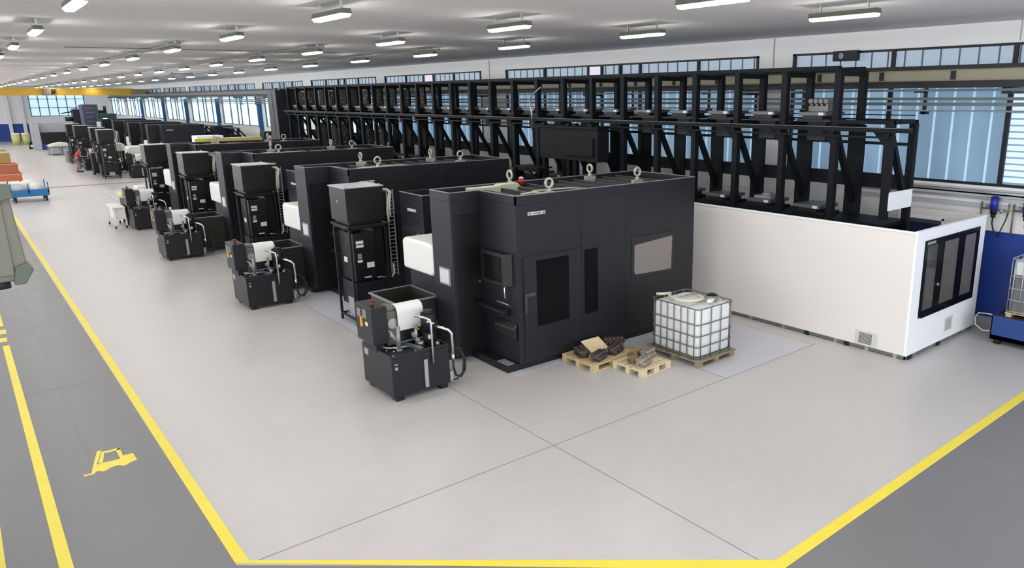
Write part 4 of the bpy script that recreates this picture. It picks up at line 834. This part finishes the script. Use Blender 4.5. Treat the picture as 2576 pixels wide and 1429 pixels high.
# cream-lidded trolley and white low table by the fourth tank
to = (5.35, 35.6, 0); T = empty('tool_trolley', to, 'cream-topped tool trolley behind the fourth coolant tank', 'trolley')
MB(to).box(4.95, 6.0, 35.0, 36.3, 1.12, 1.32).build('tray_top', mat('cream_plastic', (.62, .54, .36), .5), T, .03)
MB(to).box(5.05, 5.45, 35.1, 36.2, .15, 1.12).build('dark_cabinet', M_blk, T, .01); MB(to).box(5.5, 5.9, 35.1, 36.2, .15, 1.12).build('pale_cabinet', M_white, T, .01)
pieces('castor', M_rub, T, to, [(x, x+.1, y, y+.1, 0, .15) for x in (5.05, 5.8) for y in (35.1, 36.1)])
MB(to).tube([(5.1, 35.2, 1.34), (5.4, 35.3, 1.36), (5.55, 35.7, 1.35), (5.2, 35.9, 1.35)], .04, 8).build('hose_bundle', MATS['pale_lime_plastic'], T)
tag(MB((5.7, 36.1, 1.322)).box(5.62, 5.97, 35.5, 36.25, 1.322, 1.50).build('white_carton', M_white, None, .03), 'white carton on top of the cream-topped trolley', 'carton')
to = (4.75, 35.0, 0); T = empty('low_table', to, 'small white table on castors left of the fourth coolant tank', 'table')
MB(to).box(4.5, 4.93, 34.4, 36.0, .80, .84).build('table_top', M_white, T); MB(to).box(4.58, 4.9, 34.5, 35.9, .35, .80).build('table_body', M_white, T)
pieces('leg', M_white, T, to, [(x, x+.04, y, y+.04, .1, .80) for x in (4.51, 4.88) for y in (34.42, 35.94)])
pieces('castor', M_rub, T, to, [(x, x+.05, y, y+.08, 0, .10) for x in (4.5, 4.87) for y in (34.4, 35.9)])

# ================================================================== OVERHEAD CRANE
ko = (4, 89, 5.4); K = empty('bridge_crane', ko, 'yellow overhead travelling crane bridge spanning the hall', 'overhead crane')
MB(ko).box(XL+.5, 14.9, 88.7, 89.4, 5.42, 6.02).build('bridge_girder', M_yellow, K, .02)
MB(ko).box(XL+.5, 15.0, 88.62, 89.48, 6.02, 6.05).box(XL+.5, 15.0, 88.62, 89.48, 5.39, 5.42).build('girder_flange', mat('bright_crane_yellow', (.72, .50, .04), .45), K)
MB(ko).prismy([(14.9, 5.42), (16.1, 5.66), (16.5, 5.66), (16.5, 5.95), (16.0, 6.0), (14.9, 6.02)], 88.7, 89.4).build('end_truck', mat('crane_end_brown', (.30, .22, .10), .5), K)
pieces('truck_wheel', M_blk, K, ko, [(16.2, 16.45, y, y+.2, 5.625, 5.7) for y in (88.7, 89.2)])
ho = (8.1, 88.4, 5.4); HO = empty('crane_hoist', ho, 'dark hoist trolley hanging in the middle of the yellow crane bridge', 'hoist')
MB(ho).box(7.7, 8.3, 88.3, 88.61, 5.46, 5.95).build('hoist_body', mat('dull_brown_hoist', (.16, .12, .08), .6), HO, .02); MB(ho).cyl((8.32, 88.45, 5.75), .16, .28, 16, 'x').build('hoist_drum', M_blk, HO)
MB(ho).box(7.6, 8.65, 88.3, 88.61, 5.95, 6.0).box(7.6, 8.65, 88.3, 88.61, 5.40, 5.46).build('hoist_frame', mat('brown_hoist_frame', (.15, .07, .03), .5), HO)

# ================================================================== BEYOND THE CROSS AISLE
# second, lower rack
qo = (15.0, 54.2, 0); Q = empty('low_pallet_rack', qo, 'second lower black storage rack far back along the window wall', 'storage rack')
qy = [54.4+1.35*k for k in range(24)]
pieces('post', M_rack, Q, qo, [(14.95, 15.07, y-.07, y+.07, 0, 3.05) for y in qy])
MB(qo).box(14.9, 15.1, 54.2, qy[-1]+.2, 3.0, 3.1).build('top_rail', mat('slate_rail', (.05, .075, .09), .5), Q); MB(qo).box(14.95, 15.05, 54.2, qy[-1]+.2, 2.3, 2.38).build('lower_rail', M_rack, Q)
for y in qy: MB(qo).bar((15.0, y-.1, 3.0), (15.7, y, 2.2), .08, .12, up=(0, 1, 0)).build('brace', M_rack, Q)
pieces('back_post', M_rack, Q, qo, [(15.66, 15.76, y-.05, y+.05, 0, 2.3) for y in qy])
pieces('shelf_block', M_blk, Q, qo, [(14.7, 15.3, y+.35, y+.9, 2.38, 2.60) for y in qy[:-1]])
MB(qo).box(14.4, 15.6, 57.6, 58.6, 1.6, 3.15).build('control_cabinet', M_char, Q)
# pale unit with yellow base beam behind the fourth machine
yo = (12.9, 50.6, 0); YB2 = empty('pale_service_bench', yo, 'long white bench unit with yellow front beam behind the fourth machine', 'bench')
MB(yo).box(11.5, 13.0, 50.3, 51.6, .0, 2.80).build('white_cabinet', M_panelw, YB2, .02); MB(yo).box(13.0, 14.9, 50.4, 51.4, .0, 2.62).build('white_bench', M_panelw, YB2, .02)
MB(yo).box(11.35, 15.2, 50.1, 50.28, 2.44, 2.64).build('yellow_beam', mat('mustard_beam', (.55, .40, .07), .5), YB2); MB(yo).box(11.4, 12.0, 50.05, 50.1, 2.46, 2.64).build('lime_end', mat('lime_yellow_end', (.50, .50, .04), .5), YB2)
pieces('beam_leg', MATS['mustard_beam'], YB2, yo, [(x, x+.12, 50.14, 50.26, 0, 2.44) for x in (11.45, 13.2, 15.0)])
bx = empty('small_control_box', (15.9, 50.5, 0), 'small dark machine with a white badge beside the dark blue column', 'machine')
MB((15.9, 50.5, 0)).box(15.35, 16.4, 50.2, 51.0, 0, 2.95).build('housing', M_char, bx, .05); MB((15.9, 50.5, 0)).box(15.6, 15.8, 50.18, 50.2, 2.5, 2.7).build('badge', M_paper, bx)
# tall horizontal boring mill and its control
vo = (10.0, 84.5, 0); V = empty('boring_mill', vo, 'tall dark boring mill with side arms far back, under the yellow crane', 'machine')
m_v = mat('violet_grey_steel', (.05, .05, .085), .5, noise=.3, nscale=2)
MB(vo).box(10.0, 11.2, 84.0, 85.6, 0, 4.55).build('column', m_v, V, .03); MB(vo).box(9.75, 10.0, 84.1, 84.4, 0, 4.5).build('guide_way', mat('steel_blue_way', (.16, .20, .30), .4, .4), V)
MB(vo).box(9.2, 9.75, 84.2, 85.2, 2.2, 4.1).build('spindle_head', M_char, V, .05); MB(vo).prismy([(8.3, 3.72), (9.2, 3.85), (9.2, 3.98), (8.4, 3.80)], 84.3, 84.6).cyl((8.6, 84.4, 3.25), .2, .6, 14, 'x').build('tool_arm', M_blk, V)
MB(vo).cyl((9.4, 84.4, 4.1), .35, .25, 18, r2=.1).build('motor_cover', mat('pale_violet_cover', (.28, .28, .36), .5), V); MB(vo).box(11.2, 11.9, 84.3, 85.0, 3.6, 4.0).cyl((11.8, 84.5, 3.7), .12, .7, 12).build('side_arm', M_blk, V)
pieces('rib', M_rim, V, vo, [(10.2, 10.9, 83.985, 84.0, z, z+.05) for z in (2.6, 3.0, 3.4, 3.8, 4.2)]); MB(vo).box(9.0, 11.6, 83.8, 86, 0, .3).build('base', M_blk, V)
no = (11.9, 83.0, 0); N_ = empty('operator_station', no, 'dark green operator station with a lit screen, beside the tall boring mill', 'control station')
MB(no).box(10.9, 12.4, 82.8, 83.6, 1.6, 3.72).build('cabin', mat('dark_teal_steel', (.02, .06, .055), .45), N_, .03); MB(no).box(11.3, 11.65, 82.77, 82.8, 3.1, 3.3).build('screen', M_screen, N_)
MB(no).box(10.75, 12.45, 82.6, 82.79, 2.55, 3.0).build('white_panel', M_panelw, N_); MB(no).box(10.9, 12.4, 82.8, 83.6, 0, 1.6).build('pedestal', M_char, N_)
# grey gantry machine
go2 = (8.2, 95, 0); GM = empty('gantry_machine', go2, 'pale grey portal machine with dark front near the far end wall', 'machine')
MB(go2).box(6.9, 10.4, 95.4, 96.6, 1.55, 2.75).build('cross_beam', mat('pale_grey_cover', (.40, .41, .44), .5), GM, .03); MB(go2).box(7.4, 10.4, 94.9, 95.38, .6, 1.75).build('dark_front', M_char, GM, .02)
MB(go2).box(6.85, 7.35, 94.9, 96.8, 0, 2.55).build('side_column', mat('light_grey_column', (.45, .47, .50), .5), GM, .03); MB(go2).box(7.4, 10.4, 94.95, 96.5, 0, .6).build('bed', M_bluep, GM)
MB(go2).box(6.6, 6.85, 94.9, 95.1, 0, 3.0).build('door_post', MATS['light_grey_column'], GM)
# containers by the end wall
for k, (x, c, h, lab) in enumerate(((6.1, M_lime, 1.15, 'left of the two lime-yellow bins by the blue end wall'), (7.0, M_lime, 1.15, 'right of the two lime-yellow bins by the blue end wall'))):
    t = empty('waste_bin', (x, 108, 0), lab, 'bin', 'bins by the end wall'); MB((x, 108, 0)).cyl((x, 108, 0), .36, h, 16, r2=.42).build('bin_body', c, t); MB((x, 108, 0)).cyl((x, 108, h), .43, .16, 16, r2=.36).build('bin_lid', M_white, t)
t = empty('bag_on_stand', (8.6, 108, 0), 'small white bin right of the lime-yellow bins by the end wall', 'bin'); MB((8.6, 108, 0)).cyl((8.6, 108, 0), .42, .55, 14).build('bin_body', M_crate, t); MB((8.6, 108, 0)).cyl((8.6, 108, .55), .5, .22, 14, r2=.3).build('bin_lid', M_white, t)
t.name = 'small_bin'
t = empty('pedestal_fan', (7.75, 107, 0), 'grey pedestal fan standing before the blue dado of the end wall', 'fan')
MB((7.75, 107, 0)).cyl((7.75, 107, 0), .3, .08, 16).cyl((7.75, 107, .08), .1, 1.7, 12, r2=.07).build('stand', M_crate, t); MB((7.75, 107, 0)).cyl((7.75, 106.85, 2.0), .33, .22, 18, 'y').build('fan_cage', M_crate, t)
for k, (x, lab) in enumerate(((6.72, 'left of two dark machine feet with white hubs on the far floor'), (7.28, 'right of two dark machine feet with white hubs on the far floor'))):
    t = empty('trestle_stand', (x, 98, 0), lab, 'stand', 'dark stands on the far floor'); o = (x, 98, 0)
    MB(o).prismy([(x-.26, 0), (x+.26, 0), (x+.12, .75), (x-.12, .75)], 97.9, 98.3).build('body', M_blk, t); MB(o).cyl((x, 97.88, .3), .14, .03, 16, 'y').build('hub', M_white, t)
t = empty('work_table', (7.9, 86.0, 0), 'metal work table draped with white sheet beyond the cross aisle', 'table'); o = (7.9, 86, 0)
MB(o).prismy([(7.05, .80), (8.8, .80), (8.65, 1.02), (8.1, 1.10), (7.5, 1.0)], 85.1, 87.4).build('white_sheet', M_white, t, .03); MB(o).box(7.1, 8.75, 85.15, 87.3, .74, .80).build('table_top', M_metal, t)
pieces('leg', M_metal, t, o, [(x, x+.1, y, y+.1, 0, .74) for x in (7.12, 7.9, 8.63) for y in (85.16, 87.15)])
pieces('shelf_load', M_crate, t, o, [(7.3, 7.85, 85.2, 86.9, .14, .70), (8.05, 8.6, 85.2, 86.9, .14, .70)]); MB(o).box(7.1, 8.75, 85.2, 87.2, .10, .14).build('lower_shelf', M_metal, t)
crate(7.3, 9.3, 74.8, 76.4, 0, 1.0, mat('grey_work_crate', (.22, .23, .24), .5), 'grey low cabinet with pale top among the far machines', 'cabinet', 'low_cabinet', M_paper)
# dark waste bin beside the person
t = empty('tall_dark_bin', (7.55, 60.95, 0), 'tall dark trolley case just right of the person in red', 'trolley case'); o = (7.55, 60.95, 0)
MB(o).box(7.25, 7.8, 60.65, 61.2, .12, 1.45).build('case', M_char, t, .04); MB(o).box(7.25, 7.8, 60.65, 61.2, 1.45, 1.5).build('lid', M_rim, t); pieces('castor', M_rub, t, o, [(x, x+.1, y, y+.1, 0, .12) for x in (7.25, 7.7) for y in (60.65, 61.1)])
# rolled white machine covers beside the far cabinets
for k, (x, y) in enumerate(((9.05, 57.9), (8.6, 62.9))):
    w_ = MB((x, y, 0)); w_.box(x, x+1.05, y, y+1.3, 0, 1.4)
    t = empty('covered_conveyor', (x, y, 0), ('white-hooded chip conveyor nearest beyond the cross aisle', 'white-hooded chip conveyor behind the nearest one beyond the cross aisle')[k], 'conveyor', 'white-hooded conveyors')
    w_.build('conveyor_body', M_blk, t); MB((x, y, 0)).prismy([(x-.05, 1.4), (x+1.1, 1.4), (x+1.1, 1.75), (x+.9, 1.95), (x+.1, 1.95), (x-.05, 1.8)], y-.02, y+1.35).build('white_hood', M_white, t, .05, 3)

# ================================================================== PERSON (far back, leaning towards the machines)
def skin(name, verts, edges, radii, m, loc, parent=None, sub=2, root=0):
    me = bpy.data.meshes.new(name); me.from_pydata(verts, edges, []); me.materials.append(m)
    ob = bpy.data.objects.new(name, me); COL.objects.link(ob)
    if parent: ob.parent = parent
    else: ob.location = loc
    md = ob.modifiers.new('skin', 'SKIN'); sv = me.skin_vertices[0].data if me.skin_vertices else None
    if sv is None:
        bpy.context.view_layer.objects.active = ob; sv = me.skin_vertices[0].data
    for i, r in enumerate(radii): sv[i].radius = (r, r) if not isinstance(r, tuple) else r; sv[i].use_root = (i == root)
    md.use_smooth_shade = True
    sd = ob.modifiers.new('subdivision', 'SUBSURF'); sd.levels = 1; sd.render_levels = sub
    return ob
PX, PY = 6.72, 63.9
V_ = [(0, 0, .92), (.06, 0, 1.12), (.16, 0, 1.34), (.21, 0, 1.44), (.25, 0, 1.50), (.30, 0, 1.60), (.31, 0, 1.68),
      (.02, .10, .86), (.10, .11, .50), (-.04, .11, .10), (.10, .12, .04),
      (.02, -.10, .86), (.16, -.11, .50), (.08, -.11, .10), (.22, -.12, .04),
      (.18, .18, 1.36), (.24, .23, 1.12), (.44, .20, 1.06), (.52, .19, 1.06),
      (.18, -.18, 1.36), (.26, -.23, 1.12), (.48, -.20, 1.08), (.56, -.19, 1.08)]
E_ = [(0, 1), (1, 2), (2, 3), (3, 4), (4, 5), (5, 6), (0, 7), (7, 8), (8, 9), (9, 10), (0, 11), (11, 12), (12, 13), (13, 14), (2, 15), (15, 16), (16, 17), (17, 18), (2, 19), (19, 20), (20, 21), (21, 22)]
Rr = [(.12, .15), (.11, .14), (.12, .15), .065, .055, .10, .075, .09, .065, .045, .035, .09, .065, .045, .035, .055, .042, .032, .03, .055, .042, .032, .03]
bod = skin('person', V_, E_, Rr, M_skin, (PX, PY, 0)); tag(bod, 'person in a red shirt and tan trousers leaning towards the far coolant tank', 'person')
skin('shirt', [(.0, 0, .95), (.06, 0, 1.12), (.16, 0, 1.34), (.20, 0, 1.42), (.18, .19, 1.36), (.23, .23, 1.20), (.18, -.19, 1.36), (.25, -.23, 1.20)], [(0, 1), (1, 2), (2, 3), (2, 4), (4, 5), (2, 6), (6, 7)], [(.15, .18), (.14, .17), (.15, .18), .09, .08, .065, .08, .065], M_shirt, None, bod)
skin('trousers', [(0, 0, .93), (.02, .10, .84), (.10, .11, .50), (-.03, .11, .13), (.02, -.10, .84), (.16, -.11, .50), (.085, -.11, .13)], [(0, 1), (1, 2), (2, 3), (0, 4), (4, 5), (5, 6)], [(.15, .17), .115, .085, .065, .115, .085, .065], M_trouser, None, bod)
for sx, sy in ((.02, .115), (.14, -.115)):
    mb = MB((0, 0, 0)); mb.box(sx-.09, sx+.18, sy-.05, sy+.05, 0, .09); mb.build('shoe', M_blk, bod, .03)
def hand(s_, w_):
    mb = MB((0, 0, 0)); x, y, z = w_
    mb.rbox((x+.05, y, z-.015), .09, .08, .03)
    for i, L_ in enumerate((.07, .08, .075, .06)): yy = y-.03+.02*i; mb.tube([(x+.09, yy, z), (x+.09+L_*.6, yy, z-.005), (x+.09+L_, yy, z-.03)], [.009, .009, .007], 6)
    mb.tube([(x+.03, y+s_*.035, z), (x+.06, y+s_*.065, z), (x+.09, y+s_*.07, z-.01)], [.011, .010, .008], 6)
    mb.build('hand', M_skin, bod)
hand(-1, (.52, .19, 1.06)); hand(1, (.56, -.19, 1.08))
hd = MB((0, 0, 0)); hd.tube([(.27, 0, 1.60), (.28, 0, 1.70), (.29, 0, 1.75)], [.112, .105, .05], 14); hd.build('hair', M_hair, bod)
fc = MB((0, 0, 0)); fc.tube([(.39, 0, 1.60), (.425, 0, 1.585)], [.02, .012], 6); 
for sy in (-.1, .1): fc.cyl((.30, sy-.01, 1.60), .025, .02, 8, 'y')
for sy in (-.035, .035): fc.cyl((.385, sy, 1.625), .012, .012, 8, 'x')
fc.build('face_features', M_skin, bod)
